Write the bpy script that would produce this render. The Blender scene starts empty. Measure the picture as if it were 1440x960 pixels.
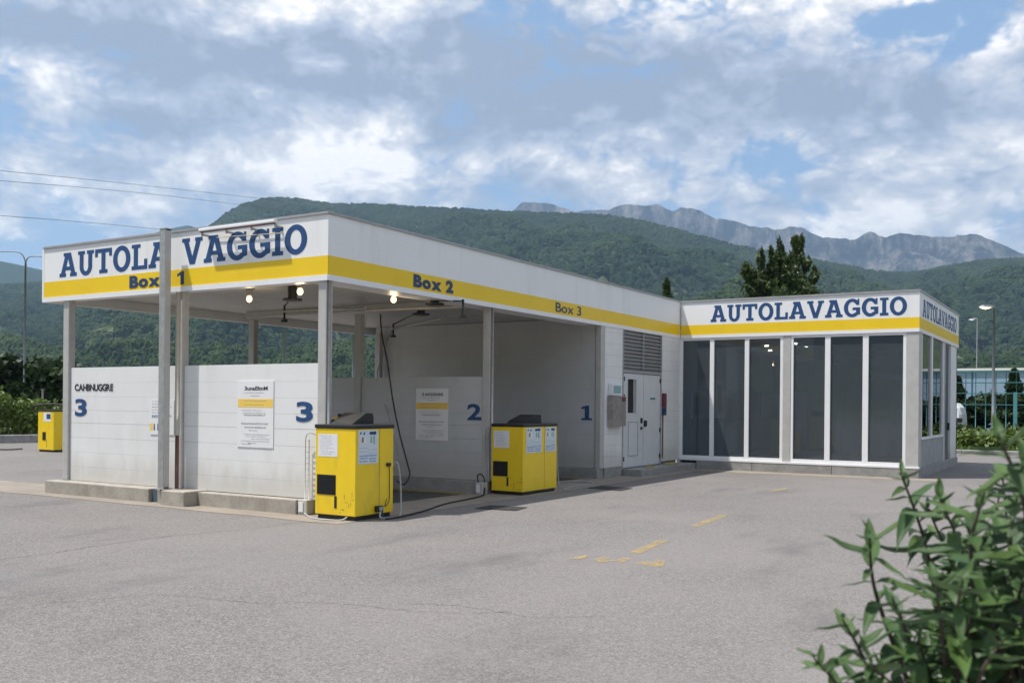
import bpy, bmesh, math, random
import numpy as np
from mathutils import Vector, Matrix
from mathutils.geometry import tessellate_polygon
random.seed(7); RNG = np.random.default_rng(7)
C = bpy.context.scene.collection
SC = bpy.context.scene

# ------------------------------------------------------------------ camera
F, Y0, ROLL, TH = 1362.6, 568.0, .009, -.55
CX, CY, H = 9.349, -10.324, 1.6
cr, sr = math.cos(ROLL), math.sin(ROLL)
right = Vector((math.cos(TH), -math.sin(TH), 0)); fwd = Vector((math.sin(TH), math.cos(TH), 0)); up = Vector((0, 0, 1))
cam_r = cr*right + sr*up; cam_u = -sr*right + cr*up
cd = bpy.data.cameras.new('camera'); cam = bpy.data.objects.new('camera', cd); C.objects.link(cam)
m = Matrix((cam_r, cam_u, -fwd)).transposed().to_4x4(); m.translation = (CX, CY, H)
cam.matrix_world = m
cd.sensor_width = 36; cd.lens = F/1440*36; cd.shift_y = (Y0-480)/1440
cd.clip_end = 60000; cd.clip_start = .05
cd.dof.use_dof = True; cd.dof.focus_distance = 17; cd.dof.aperture_fstop = 4.8
SC.camera = cam

def ray(u, v):
    a, b = u-720, v-Y0
    X = (cr*a+sr*b)/F; Z = -(-sr*a+cr*b)/F
    return (X*math.cos(TH)+math.sin(TH), -X*math.sin(TH)+math.cos(TH), Z)
def onx(u, v, x):
    r = ray(u, v); t = (x-CX)/r[0]; return (x, CY+t*r[1], H+t*r[2])
def ony(u, v, y):
    r = ray(u, v); t = (y-CY)/r[1]; return (CX+t*r[0], y, H+t*r[2])
def onz(u, v, z=0):
    r = ray(u, v); t = (z-H)/r[2]; return (CX+t*r[0], CY+t*r[1], z)
def atd(u, v, D):
    r = ray(u, v); return (CX+D*r[0], CY+D*r[1], H+D*r[2])

# ------------------------------------------------------------------ world, sun, exposure
SUN = Vector((-.33, -.28, 1)).normalized()
SUN_EL = math.asin(SUN.z); SUN_AZ = math.atan2(SUN.x, SUN.y)
SC.view_settings.view_transform = 'Standard'; SC.view_settings.look = 'None'
SC.view_settings.exposure = 0.28; SC.view_settings.gamma = 1; SC.view_settings.use_curve_mapping = False
W = bpy.data.worlds.new('World'); SC.world = W; W.use_nodes = True

class G:
    """tiny helper to write node graphs"""
    def __init__(s, nt): s.nt = nt; s.n = nt.nodes; s.l = nt.links
    def node(s, t, **kw):
        n = s.n.new(t)
        for k, v in kw.items(): setattr(n, k, v)
        return n
    def put(s, inp, v):
        if v is None: return
        if isinstance(v, bpy.types.NodeSocket): s.l.new(v, inp)
        else: inp.default_value = v
    def m(s, op, a, b=None, c=None, clamp=False):
        n = s.node('ShaderNodeMath', operation=op); n.use_clamp = clamp
        s.put(n.inputs[0], a); s.put(n.inputs[1], b)
        if c is not None: s.put(n.inputs[2], c)
        return n.outputs[0]
    def ss(s, x, a, b, t0=0., t1=1.):
        n = s.node('ShaderNodeMapRange', interpolation_type='SMOOTHSTEP')
        s.put(n.inputs[0], x); n.inputs[1].default_value = a; n.inputs[2].default_value = b
        n.inputs[3].default_value = t0; n.inputs[4].default_value = t1
        return n.outputs[0]
    def mix(s, f, a, b):
        n = s.node('ShaderNodeMix', data_type='RGBA')
        s.put(n.inputs[0], f)
        for i, v in ((6, a), (7, b)):
            s.put(n.inputs[i], v if isinstance(v, bpy.types.NodeSocket) else (*v, 1) if len(v) == 3 else v)
        return n.outputs[2]
    def noise(s, vec, scale, detail=4, rough=.5, dist=0, dim='3D'):
        n = s.node('ShaderNodeTexNoise', noise_dimensions=dim)
        s.put(n.inputs['Vector'], vec); n.inputs['Scale'].default_value = scale
        n.inputs['Detail'].default_value = detail; n.inputs['Roughness'].default_value = rough
        n.inputs['Distortion'].default_value = dist
        return n.outputs['Fac']
    def map(s, vec, scale=(1, 1, 1), loc=(0, 0, 0)):
        n = s.node('ShaderNodeMapping'); s.put(n.inputs[0], vec)
        n.inputs['Scale'].default_value = scale; n.inputs['Location'].default_value = loc
        return n.outputs[0]

def build_sky():
    g = G(W.node_tree); bg = g.n['Background']
    sky = g.node('ShaderNodeTexSky', sky_type='NISHITA'); sky.sun_disc = False
    sky.sun_elevation = SUN_EL; sky.sun_rotation = SUN_AZ
    sky.air_density = 1.0; sky.dust_density = .8; sky.ozone_density = 2.5
    tc = g.node('ShaderNodeTexCoord'); d = tc.outputs['Generated']
    sp = g.node('ShaderNodeSeparateXYZ'); g.l.new(d, sp.inputs[0])
    x, y, z = sp.outputs
    az = g.m('ARCTAN2', x, y)                      # compass angle, radians
    el = g.m('ARCSINE', g.m('MINIMUM', g.m('MAXIMUM', z, -1.), 1.))
    # cloud layer coordinates: flat cloud deck seen in perspective
    zz = g.m('ADD', g.m('MAXIMUM', z, 0.), .11)
    cx_ = g.m('DIVIDE', x, zz); cy_ = g.m('DIVIDE', y, zz)
    cv = g.node('ShaderNodeCombineXYZ'); g.l.new(cx_, cv.inputs[0]); g.l.new(cy_, cv.inputs[1])
    P = cv.outputs[0]
    PD = g.map(d, (1, 1, 1.9))
    big = g.noise(g.map(P, (1, 1, 1), (3.1, 1.7, 0)), .55, 3, .5, .3)
    det = g.noise(PD, 5.2, 9, .60, .35)
    det2 = g.noise(g.map(d, (1, 1, 2.5), (7, 3, 1)), 4.2, 9, .60, .35)
    fine = g.noise(g.map(PD, (1, 1, 1), (5, 2, 9)), 10, 9, .66, .3)
    # billows: rounded heads with dark creases between
    def bil(sc_, off):
        n_ = g.noise(g.map(d, (1, 1, 1.55), off), sc_, 4, .5, .55)
        return g.m('ABSOLUTE', g.m('MULTIPLY', g.m('SUBTRACT', n_, .5), 2.))
    puff = g.m('ADD', g.m('ADD', g.m('MULTIPLY', bil(6.5, (1, 4, 2)), .45), g.m('MULTIPLY', bil(15, (6, 1, 3)), .33)), g.m('MULTIPLY', bil(34, (2, 7, 5)), .22))
    puff = g.m('SUBTRACT', puff, .16)
    # broad cloud banks of this afternoon: (pixel centre, half sizes) as compass angle / elevation
    def blob(u, v, su, sv, amp):
        r = ray(u, v); a0 = math.atan2(r[0], r[1]); e0 = math.atan2(r[2], math.hypot(r[0], r[1]))
        wx = su/F; wy = sv/F
        dx = g.m('DIVIDE', g.m('SUBTRACT', az, a0), wx); dy = g.m('DIVIDE', g.m('SUBTRACT', el, e0), wy)
        q = g.m('ADD', g.m('MULTIPLY', dx, dx), g.m('MULTIPLY', dy, dy))
        return g.m('MULTIPLY', g.m('EXPONENT', g.m('MULTIPLY', q, -1.)), amp)
    def total(lst):
        o = None
        for b in lst:
            v = blob(*b); o = v if o is None else g.m('ADD', o, v)
        return o
    hole = total([(1385, 25, 90, 55, .42), (1245, 20, 50, 30, .22), (835, 218, 90, 20, .24), (1080, 225, 70, 30, .24),
                  (95, 188, 90, 22, .26), (40, 350, 150, 50, .20), (1060, 70, 60, 20, .12), (130, 285, 100, 30, .12), (540, 5, 40, 20, .1)])
    dark = total([(520, 125, 420, 90, .34), (300, 60, 260, 60, .16), (900, 130, 250, 70, .26), (1260, 165, 230, 55, .40),
                  (60, 40, 220, 50, .20), (1000, 100, 120, 50, .10), (110, 235, 120, 20, .12), (1120, 265, 220, 22, .14), (1330, 260, 200, 20, .10), (240, 170, 110, 35, .2)])
    lite = total([(1050, 35, 130, 50, .20), (1400, 90, 60, 60, .26), (1180, 40, 70, 30, .12), (500, 235, 330, 32, .22), (900, 205, 300, 26, .15),
                  (80, 110, 140, 30, .16), (220, 20, 70, 25, .1), (70, 290, 60, 25, .14), (1300, 225, 250, 22, .14), (1120, 110, 60, 60, .15), (560, 25, 60, 30, .14)])
    cov = g.m('ADD', g.m('MULTIPLY', g.m('SUBTRACT', det, .5), 1.5), g.m('MULTIPLY', g.m('SUBTRACT', big, .5), .5))
    cov = g.m('ADD', g.m('ADD', cov, .62), g.m('MULTIPLY', puff, 1.2))
    cov = g.m('SUBTRACT', cov, g.m('MULTIPLY', hole, 1.0))
    cov = g.m('ADD', cov, g.m('MULTIPLY', dark, .5))
    cov = g.m('ADD', cov, g.m('MULTIPLY', lite, .25))
    mask = g.ss(cov, .36, .60)
    # brightness within clouds: thick = grey-blue, thin/edges = bright
    fine = g.m('MULTIPLY', g.m('SUBTRACT', fine, .5), 2.3)
    br = g.m('ADD', fine, g.m('MULTIPLY', g.m('SUBTRACT', det2, .5), 1.75))
    br = g.m('ADD', br, g.m('MULTIPLY', puff, 1.9))
    br = g.m('ADD', g.m('SUBTRACT', br, g.m('MULTIPLY', dark, 1.25)), g.m('MULTIPLY', lite, 1.25))
    br = g.m('ADD', g.m('MULTIPLY', br, .98), .60, clamp=True)
    cr_ = g.node('ShaderNodeValToRGB'); g.l.new(br, cr_.inputs[0])
    e = cr_.color_ramp.elements
    K = 14.0
    # cloud colours times K = daylight radiance before the world strength
    e[0].position = 0.02; e[0].color = (.220*K, .250*K, .32*K, 1)
    e[1].position = .97; e[1].color = (.84*K, .80*K, .77*K, 1)
    q = cr_.color_ramp.elements.new(.36); q.color = (.33*K, .365*K, .445*K, 1)
    q = cr_.color_ramp.elements.new(.66); q.color = (.53*K, .53*K, .55*K, 1)
    # haze-white near the horizon
    skyc = g.mix(.6, sky.outputs[0], (.20*K, .325*K, .52*K))
    low = g.ss(el, .0, .30, .55, 0.)
    skyc = g.mix(low, skyc, (.36*K, .46*K, .60*K))
    col = g.mix(g.m('MULTIPLY', mask, .97), skyc, cr_.outputs[0])
    g.l.new(col, bg.inputs[0]); bg.inputs[1].default_value = .1
build_sky()

sd = bpy.data.lights.new('sun', 'SUN'); sun = bpy.data.objects.new('sun', sd); C.objects.link(sun)
sd.energy = 4.8; sd.angle = math.radians(.9); sd.color = (1, .955, .89)
sun.rotation_euler = SUN.to_track_quat('Z', 'Y').to_euler(); sun.location = (0, 0, 30)

SC.cycles.use_denoising = True
SC.cycles.max_bounces = 7; SC.cycles.diffuse_bounces = 3; SC.cycles.glossy_bounces = 3
SC.cycles.transparent_max_bounces = 12; SC.cycles.transmission_bounces = 4; SC.cycles.volume_bounces = 0
SC.cycles.caustics_reflective = False; SC.cycles.caustics_refractive = False
SC.cycles.sample_clamp_indirect = 6

# ------------------------------------------------------------------ materials
def mat(name, col, rough=.6, metal=0, var=0., vscale=3., col2=None, bump=0, bscale=60, spec=.5, dirt=0., dscale=(1, 1, .25), dcol=(.30, .27, .22), v2=0):
    M = bpy.data.materials.new(name); M.use_nodes = True; g = G(M.node_tree)
    b = g.n['Principled BSDF']; b.inputs['Roughness'].default_value = rough; b.inputs['Metallic'].default_value = metal
    b.inputs['Specular IOR Level'].default_value = spec
    geo = g.node('ShaderNodeNewGeometry'); P = geo.outputs['Position']
    c = (*col, 1)
    if var or col2:
        f = g.noise(P, vscale, 5, .6)
        f = g.ss(f, .3, .7)
        c2 = col2 or tuple(max(0, k*(1-var)) for k in col)
        c = g.mix(f, col, c2)
    if dirt:
        f = g.noise(g.map(P, dscale), 2.2, 7, .65)
        f = g.m('MULTIPLY', g.ss(f, .50, .78), dirt)
        c = g.mix(f, c, dcol)
    if v2:
        r = g.ss(g.noise(P, vscale*12, 3, .7), .3, .7, 1-v2, 1+v2)
        n = g.node('ShaderNodeVectorMath', operation='SCALE'); g.put(n.inputs[0], c); g.l.new(r, n.inputs['Scale']); c = n.outputs[0]
    g.put(b.inputs['Base Color'], c)
    if bump:
        bn = g.node('ShaderNodeBump'); bn.inputs['Strength'].default_value = bump; bn.inputs['Distance'].default_value = .01
        g.l.new(g.noise(P, bscale, 4, .6), bn.inputs['Height']); g.l.new(bn.outputs[0], b.inputs['Normal'])
    return M

def emis(name, col, s):
    M = bpy.data.materials.new(name); M.use_nodes = True; g = G(M.node_tree)
    b = g.n['Principled BSDF']; b.inputs['Base Color'].default_value = (*col, 1)
    b.inputs['Emission Color'].default_value = (*col, 1); b.inputs['Emission Strength'].default_value = s
    return M

def glassmat(name, tint, ior=1.5, rough=0.0, milky=0.):
    M = bpy.data.materials.new(name); M.use_nodes = True; g = G(M.node_tree)
    g.n.remove(g.n['Principled BSDF']); out = g.n['Material Output']
    t = g.node('ShaderNodeBsdfTransparent'); t.inputs[0].default_value = (*tint, 1)
    gl = g.node('ShaderNodeBsdfGlossy'); gl.inputs['Roughness'].default_value = rough; gl.inputs['Color'].default_value = (.95, .97, 1, 1)
    fr = g.node('ShaderNodeFresnel'); fr.inputs[0].default_value = ior
    mx = g.node('ShaderNodeMixShader'); g.l.new(fr.outputs[0], mx.inputs[0]); g.l.new(t.outputs[0], mx.inputs[1]); g.l.new(gl.outputs[0], mx.inputs[2])
    last = mx.outputs[0]
    if milky:
        df = g.node('ShaderNodeBsdfDiffuse'); df.inputs[0].default_value = (.30, .36, .41, 1)
        geo = g.node('ShaderNodeNewGeometry')
        f = g.m('MULTIPLY', g.ss(g.noise(g.map(geo.outputs['Position'], (1, 1, .5)), 1.0, 3, .5), .2, .8, .75, 1.), milky)
        m2 = g.node('ShaderNodeMixShader'); g.l.new(f, m2.inputs[0]); g.l.new(last, m2.inputs[1]); g.l.new(df.outputs[0], m2.inputs[2]); last = m2.outputs[0]
    g.l.new(last, out.inputs[0]); return M

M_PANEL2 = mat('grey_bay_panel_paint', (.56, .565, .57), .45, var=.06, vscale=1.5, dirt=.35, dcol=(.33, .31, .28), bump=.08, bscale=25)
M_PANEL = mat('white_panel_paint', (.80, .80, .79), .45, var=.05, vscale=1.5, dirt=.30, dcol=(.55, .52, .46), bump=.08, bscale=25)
M_FASCIA = mat('white_fascia_paint', (.86, .86, .855), .38, var=.03, vscale=1.2, dirt=.28, dscale=(1.6, 1.6, .18), dcol=(.55, .52, .46))
M_TRIM = mat('white_trim', (.84, .84, .85), .4, var=.04)
M_CAP = mat('grey_edge_flashing', (.42, .42, .42), .45, metal=.3, var=.15)
M_YEL = mat('yellow_band_paint', (.90, .61, .015), .38, var=.05, vscale=1.2, dirt=.12, dcol=(.5, .38, .08))
M_BLUE = mat('blue_letter_vinyl', (.020, .072, .205), .45, var=.12, vscale=8)
M_NAVY = mat('navy_letter_vinyl', (.018, .05, .13), .45)
M_BLACKTX = mat('black_print', (.03, .03, .04), .5)
M_GREYTX = mat('grey_print', (.22, .22, .25), .6)
M_LTX = mat('pale_blue_print', (.10, .20, .45), .6)
M_STEEL = mat('galvanised_steel', (.50, .50, .49), .45, metal=.55, var=.22, vscale=9, dirt=.25, dcol=(.33, .29, .24))
M_COL = mat('grey_painted_steel', (.52, .51, .49), .5, metal=.1, var=.12, vscale=5, dirt=.35, dcol=(.36, .31, .26))
M_CONC = mat('kerb_concrete', (.42, .385, .33), .85, var=.25, vscale=4, bump=.5, bscale=80, dirt=.5, dcol=(.20, .17, .14), v2=.12)
M_CONC2 = mat('grey_concrete', (.34, .335, .32), .85, var=.25, vscale=5, bump=.5, bscale=80, dirt=.5, dcol=(.18, .17, .16), v2=.12)
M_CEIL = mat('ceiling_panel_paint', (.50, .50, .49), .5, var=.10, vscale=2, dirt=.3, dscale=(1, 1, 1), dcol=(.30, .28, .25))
M_CAB = mat('yellow_cabinet_paint', (.90, .625, .02), .32, var=.05, vscale=3, dirt=.30, dscale=(2, 2, .8), dcol=(.42, .32, .08))
M_BLACK = mat('black_plastic', (.018, .019, .022), .45, var=.3, vscale=10)
M_RUB = mat('black_rubber', (.012, .012, .013), .6)
M_PAPER = mat('white_paper', (.78, .79, .80), .5, var=.05, vscale=6)
M_SIGN = mat('white_sign_board', (.82, .82, .82), .4, var=.03)
M_SIGNY = mat('amber_sign_band', (.88, .60, .12), .45)
M_DOOR = mat('white_door_paint', (.66, .67, .68), .4, var=.06, vscale=3, dirt=.3, dcol=(.45, .42, .38))
M_DARKSLOT = mat('dark_void', (.012, .012, .014), .8)
M_LOUV = mat('grey_louvre_metal', (.42, .42, .43), .5, metal=.2, var=.2, vscale=8)
M_STAIN = mat('stainless_box', (.46, .42, .40), .38, metal=.6, var=.3, vscale=5)
M_TEAL = mat('teal_meter_face', (.30, .48, .52), .4, var=.3, vscale=18)
M_BROWN = mat('brown_downpipe', (.17, .075, .055), .5, var=.2)
M_BEIGE = mat('beige_pipe', (.55, .51, .42), .5, var=.1)
M_GREYP = mat('grey_cable', (.36, .36, .36), .6)
M_RED = mat('red_paint', (.16, .035, .05), .5)
M_BULB = emis('warm_bulb', (1, .70, .34), 2.6)
M_SPOT = emis('ceiling_spot', (1, .86, .62), 9)
M_LAMPLIT = emis('lit_street_lamp', (1, .72, .38), 4.0)
M_GLASS = glassmat('tinted_window_glass', (.68, .75, .80), 1.6, 0, .18)
M_GLASSD = glassmat('side_window_glass', (.35, .38, .40), 1.75, 0)
M_INT = mat('interior_grey_wall', (.36, .37, .38), .7, var=.15, vscale=1)
M_INTD = mat('interior_blue_panel', (.16, .25, .33), .6, var=.2, vscale=2)
M_INTG = mat('interior_pale_panel', (.75, .80, .76), .5, var=.15, vscale=2)
M_INTF = mat('interior_floor', (.16, .16, .16), .35, var=.3, vscale=1)
M_LAMP = mat('street_lamp_steel', (.24, .25, .27), .5, metal=.3, var=.1)
M_WIRE = mat('power_line_cable', (.10, .10, .11), .6)
M_FENCE = mat('teal_fence_paint', (.10, .30, .32), .5, metal=.1, var=.15)
M_WHITEV = mat('white_car_paint', (.80, .80, .80), .25)
M_IRON = mat('cast_iron', (.09, .085, .08), .7, metal=.4, bump=.3, bscale=60)
M_ROOF = mat('roof_membrane', (.34, .34, .33), .8, var=.2)
M_SCUFF = mat('grey_side_panel', (.36, .37, .39), .5, var=.25, vscale=3, dirt=.5, dcol=(.5, .45, .38))

def asphalt_mat():
    M = bpy.data.materials.new('weathered_asphalt'); M.use_nodes = True; g = G(M.node_tree); b = g.n['Principled BSDF']
    geo = g.node('ShaderNodeNewGeometry'); P = geo.outputs['Position']
    vor = g.node('ShaderNodeTexVoronoi'); vor.inputs['Scale'].default_value = 95; g.l.new(P, vor.inputs['Vector'])
    sepc = g.node('ShaderNodeSeparateColor'); g.l.new(vor.outputs['Color'], sepc.inputs[0])
    v2 = g.node('ShaderNodeTexVoronoi'); v2.inputs['Scale'].default_value = 38; g.l.new(P, v2.inputs['Vector'])
    sep2 = g.node('ShaderNodeSeparateColor'); g.l.new(v2.outputs['Color'], sep2.inputs[0])
    s = g.m('ADD', g.m('MULTIPLY', sepc.outputs[0], .78), g.m('MULTIPLY', sep2.outputs[0], .22))
    c = g.mix(g.ss(s, .1, .95), (.112, .104, .100), (.258, .239, .228))
    big = g.ss(g.noise(P, .28, 5, .6, .4), .32, .68)
    c = g.mix(g.m('MULTIPLY', big, .50), c, (.236, .217, .206))
    st = g.ss(g.noise(g.map(P, (1, .35, 1), (4, 8, 0)), .9, 6, .65), .52, .75)
    c = g.mix(g.m('MULTIPLY', st, .6), c, (.098, .093, .098))
    # long tyre-polished lanes and blotches
    ln = g.ss(g.noise(g.map(P, (.15, 1.1, 1), (1, 3, 0)), 1.0, 3, .5), .50, .72)
    c = g.mix(g.m('MULTIPLY', ln, .35), c, (.20, .19, .19))
    g.put(b.inputs['Base Color'], c); b.inputs['Roughness'].default_value = .9; b.inputs['Specular IOR Level'].default_value = .25
    bn = g.node('ShaderNodeBump'); bn.inputs['Strength'].default_value = .28; bn.inputs['Distance'].default_value = .005
    g.l.new(g.m('ADD', vor.outputs['Distance'], g.noise(P, 40, 4, .6)), bn.inputs['Height']); g.l.new(bn.outputs[0], b.inputs['Normal'])
    return M
M_ASPH = asphalt_mat()
def apron_mat():
    M = bpy.data.materials.new('sandy_concrete_apron'); M.use_nodes = True; g = G(M.node_tree); b = g.n['Principled BSDF']
    P = g.node('ShaderNodeNewGeometry').outputs['Position']
    c = g.mix(g.ss(g.noise(P, 1.2, 6, .65), .3, .7), (.25, .215, .175), (.33, .28, .225))
    c = g.mix(g.m('MULTIPLY', g.ss(g.noise(g.map(P, (1, 2.4, 1)), .8, 6, .7), .48, .72), .65), c, (.17, .155, .14))
    c = g.mix(g.m('MULTIPLY', g.ss(g.noise(P, 90, 2, .7), .4, .7), .35), c, (.16, .145, .13))
    g.put(b.inputs['Base Color'], c); b.inputs['Roughness'].default_value = .88
    bn = g.node('ShaderNodeBump'); bn.inputs['Strength'].default_value = .4; bn.inputs['Distance'].default_value = .006
    g.l.new(g.noise(P, 70, 4, .6), bn.inputs['Height']); g.l.new(bn.outputs[0], b.inputs['Normal'])
    return M
M_APRON = apron_mat()
def worn_mat():
    M = bpy.data.materials.new('worn_yellow_road_paint'); M.use_nodes = True; g = G(M.node_tree); b = g.n['Principled BSDF']
    P = g.node('ShaderNodeNewGeometry').outputs['Position']
    b.inputs['Base Color'].default_value = (.52, .37, .12, 1); b.inputs['Roughness'].default_value = .8
    tr = g.node('ShaderNodeBsdfTransparent'); mx = g.node('ShaderNodeMixShader')
    f = g.m('MULTIPLY', g.ss(g.noise(P, 14, 6, .75), .36, .60, .10, .65), g.ss(g.noise(P, 3, 3, .6), .3, .6, .5, 1))
    g.l.new(f, mx.inputs[0]); g.l.new(tr.outputs[0], mx.inputs[1]); g.l.new(b.outputs[0], mx.inputs[2])
    g.l.new(mx.outputs[0], g.n['Material Output'].inputs[0]); return M
M_WORN = worn_mat()

def leafmat(name, c1, c2, rough=.5, trans=.25, rand=True, c3=None):
    M = bpy.data.materials.new(name); M.use_nodes = True; g = G(M.node_tree); b = g.n['Principled BSDF']
    geo = g.node('ShaderNodeNewGeometry'); P = geo.outputs['Position']
    f = g.m('ADD', g.m('MULTIPLY', geo.outputs['Random Per Island'], .55), g.m('MULTIPLY', g.noise(P, 1.4, 3, .6), .6), clamp=True)
    c = g.mix(f, c1, c2)
    if c3: c = g.mix(g.ss(geo.outputs['Random Per Island'], .85, .97), c, c3)
    g.put(b.inputs['Base Color'], c); b.inputs['Roughness'].default_value = rough; b.inputs['Specular IOR Level'].default_value = .35
    if trans:
        t = g.node('ShaderNodeBsdfTranslucent'); g.put(t.inputs[0], c)
        mx = g.node('ShaderNodeMixShader'); mx.inputs[0].default_value = trans
        g.l.new(b.outputs[0], mx.inputs[1]); g.l.new(t.outputs[0], mx.inputs[2]); g.l.new(mx.outputs[0], g.n['Material Output'].inputs[0])
    return M
M_HEDGE = leafmat('hedge_leaves', (.06, .10, .02), (.19, .26, .06))
M_DTREE = leafmat('dark_tree_leaves', (.014, .030, .010), (.045, .075, .02))
M_DHEDGE = leafmat('dark_hedge_leaves', (.03, .055, .018), (.08, .12, .035))
M_CONIF = leafmat('conifer_leaves', (.025, .050, .018), (.10, .14, .04))
M_GRASS = leafmat('grass_blades', (.07, .12, .03), (.16, .22, .06))
M_BARK = mat('bark', (.10, .075, .055), .9, var=.4, vscale=8, bump=.6, bscale=20)

# ------------------------------------------------------------------ object helpers
ORG = {}
def empty(name, loc, label=None, cat=None, group=None, parent=None, kind=None, rz=0):
    o = bpy.data.objects.new(name, None); C.objects.link(o); o.empty_display_size = .2
    p = Vector(ORG[parent.name]) if parent else Vector((0, 0, 0))
    o.location = Vector(loc)-p; ORG[o.name] = tuple(loc)
    if parent: o.parent = parent
    o.rotation_euler.z = rz
    tag(o, label, cat, group, kind); return o
def tag(o, label=None, cat=None, group=None, kind=None):
    for k, v in (('label', label), ('category', cat), ('group', group), ('kind', kind)):
        if v: o[k] = v
    return o
def mesh(name, vs, fs, mt, parent=None, smooth=False, label=None, cat=None, group=None, kind=None, origin=None):
    v = np.asarray(vs, dtype=float)
    if origin is None:
        lo, hi = v.min(0), v.max(0); origin = ((lo[0]+hi[0])/2, (lo[1]+hi[1])/2, lo[2])
    me = bpy.data.meshes.new(name); me.from_pydata((v-np.array(origin)).tolist(), [], [tuple(f) for f in fs])
    for q in (mt if isinstance(mt, (list, tuple)) else [mt]): me.materials.append(q)
    if smooth:
        me.polygons.foreach_set('use_smooth', [True]*len(me.polygons))
    o = bpy.data.objects.new(name, me); C.objects.link(o)
    p = Vector(ORG[parent.name]) if parent else Vector((0, 0, 0))
    o.location = Vector(origin)-p; ORG[o.name] = tuple(origin)
    if parent: o.parent = parent
    tag(o, label, cat, group, kind); return o

class MB:
    def __init__(s): s.v = []; s.f = []
    def add(s, vs, fs):
        n = len(s.v); s.v += [tuple(p) for p in vs]; s.f += [tuple(i+n for i in f) for f in fs]; return s
    def box(s, x0, x1, y0, y1, z0, z1):
        return s.add([(x0, y0, z0), (x1, y0, z0), (x1, y1, z0), (x0, y1, z0), (x0, y0, z1), (x1, y0, z1), (x1, y1, z1), (x0, y1, z1)],
                     [(0, 3, 2, 1), (4, 5, 6, 7), (0, 1, 5, 4), (1, 2, 6, 5), (2, 3, 7, 6), (3, 0, 4, 7)])
    def bbox(s, x0, x1, y0, y1, z0, z1, b=.01):
        bm = bmesh.new(); bmesh.ops.create_cube(bm, size=1)
        for v in bm.verts:
            v.co = Vector(((x0+x1)/2+v.co.x*(x1-x0), (y0+y1)/2+v.co.y*(y1-y0), (z0+z1)/2+v.co.z*(z1-z0)))
        bmesh.ops.bevel(bm, geom=list(bm.edges), offset=b, segments=2, profile=.5, affect='EDGES')
        bm.verts.ensure_lookup_table()
        s.add([v.co[:] for v in bm.verts], [[v.index for v in f.verts] for f in bm.faces]); bm.free(); return s
    def tube(s, pts, r, n=8, r2=None, cap=True):
        pts = [Vector(p) for p in pts]; k = len(pts); rings = []
        ref = None
        for i, p in enumerate(pts):
            t = (pts[min(i+1, k-1)]-pts[max(i-1, 0)]).normalized()
            if ref is None: ref = Vector((0, 0, 1)) if abs(t.z) < .9 else Vector((1, 0, 0))
            a = t.cross(ref).normalized(); b = t.cross(a).normalized(); ref = -b if False else ref
            rr = r if r2 is None else r+(r2-r)*i/(k-1)
            rings.append([p+rr*(math.cos(2*math.pi*j/n)*a+math.sin(2*math.pi*j/n)*b) for j in range(n)])
        vs = [q for R in rings for q in R]; fs = []
        for i in range(k-1):
            for j in range(n):
                fs.append((i*n+j, i*n+(j+1) % n, (i+1)*n+(j+1) % n, (i+1)*n+j))
        if cap: fs.append(tuple(range(n))); fs.append(tuple(reversed(range((k-1)*n, k*n))))
        return s.add(vs, fs)
    def cyl(s, c, r, z0, z1, n=16, r1=None):
        return s.tube([(c[0], c[1], z0), (c[0], c[1], z1)], r, n, r1)
    def build(s, name, mt, parent=None, **kw): return mesh(name, s.v, s.f, mt, parent, **kw)
def box(name, x0, x1, y0, y1, z0, z1, mt, parent=None, b=0, **kw):
    q = MB()
    x0, x1 = min(x0, x1), max(x0, x1); y0, y1 = min(y0, y1), max(y0, y1); z0, z1 = min(z0, z1), max(z0, z1)
    (q.bbox(x0, x1, y0, y1, z0, z1, b) if b else q.box(x0, x1, y0, y1, z0, z1))
    return q.build(name, mt, parent, **kw)
def tube(name, pts, r, mt, parent=None, n=8, smooth=True, **kw): return MB().tube(pts, r, n).build(name, mt, parent, smooth=smooth, **kw)
def spline(pts, k=10):
    P = [Vector(p) for p in pts]; P = [P[0]]+P+[P[-1]]; o = []
    for i in range(1, len(P)-2):
        for j in range(k):
            t = j/k; a, b, c, d = P[i-1:i+3]
            o.append(.5*((2*b)+(-a+c)*t+(2*a-5*b+4*c-d)*t*t+(-a+3*b-3*c+d)*t**3))
    o.append(P[-2]); return o
def dup(root, loc, label=None, group=None, rz=None):
    r = root.copy(); C.objects.link(r); r.location = loc; ORG[r.name] = tuple(loc)
    if rz is not None: r.rotation_euler.z = rz
    if label: r['label'] = label
    if group: r['group'] = group
    def rec(src, dst):
        for ch in list(src.children):
            c = ch.copy(); C.objects.link(c); c.parent = dst; rec(ch, c)
    rec(root, r); return r

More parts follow.
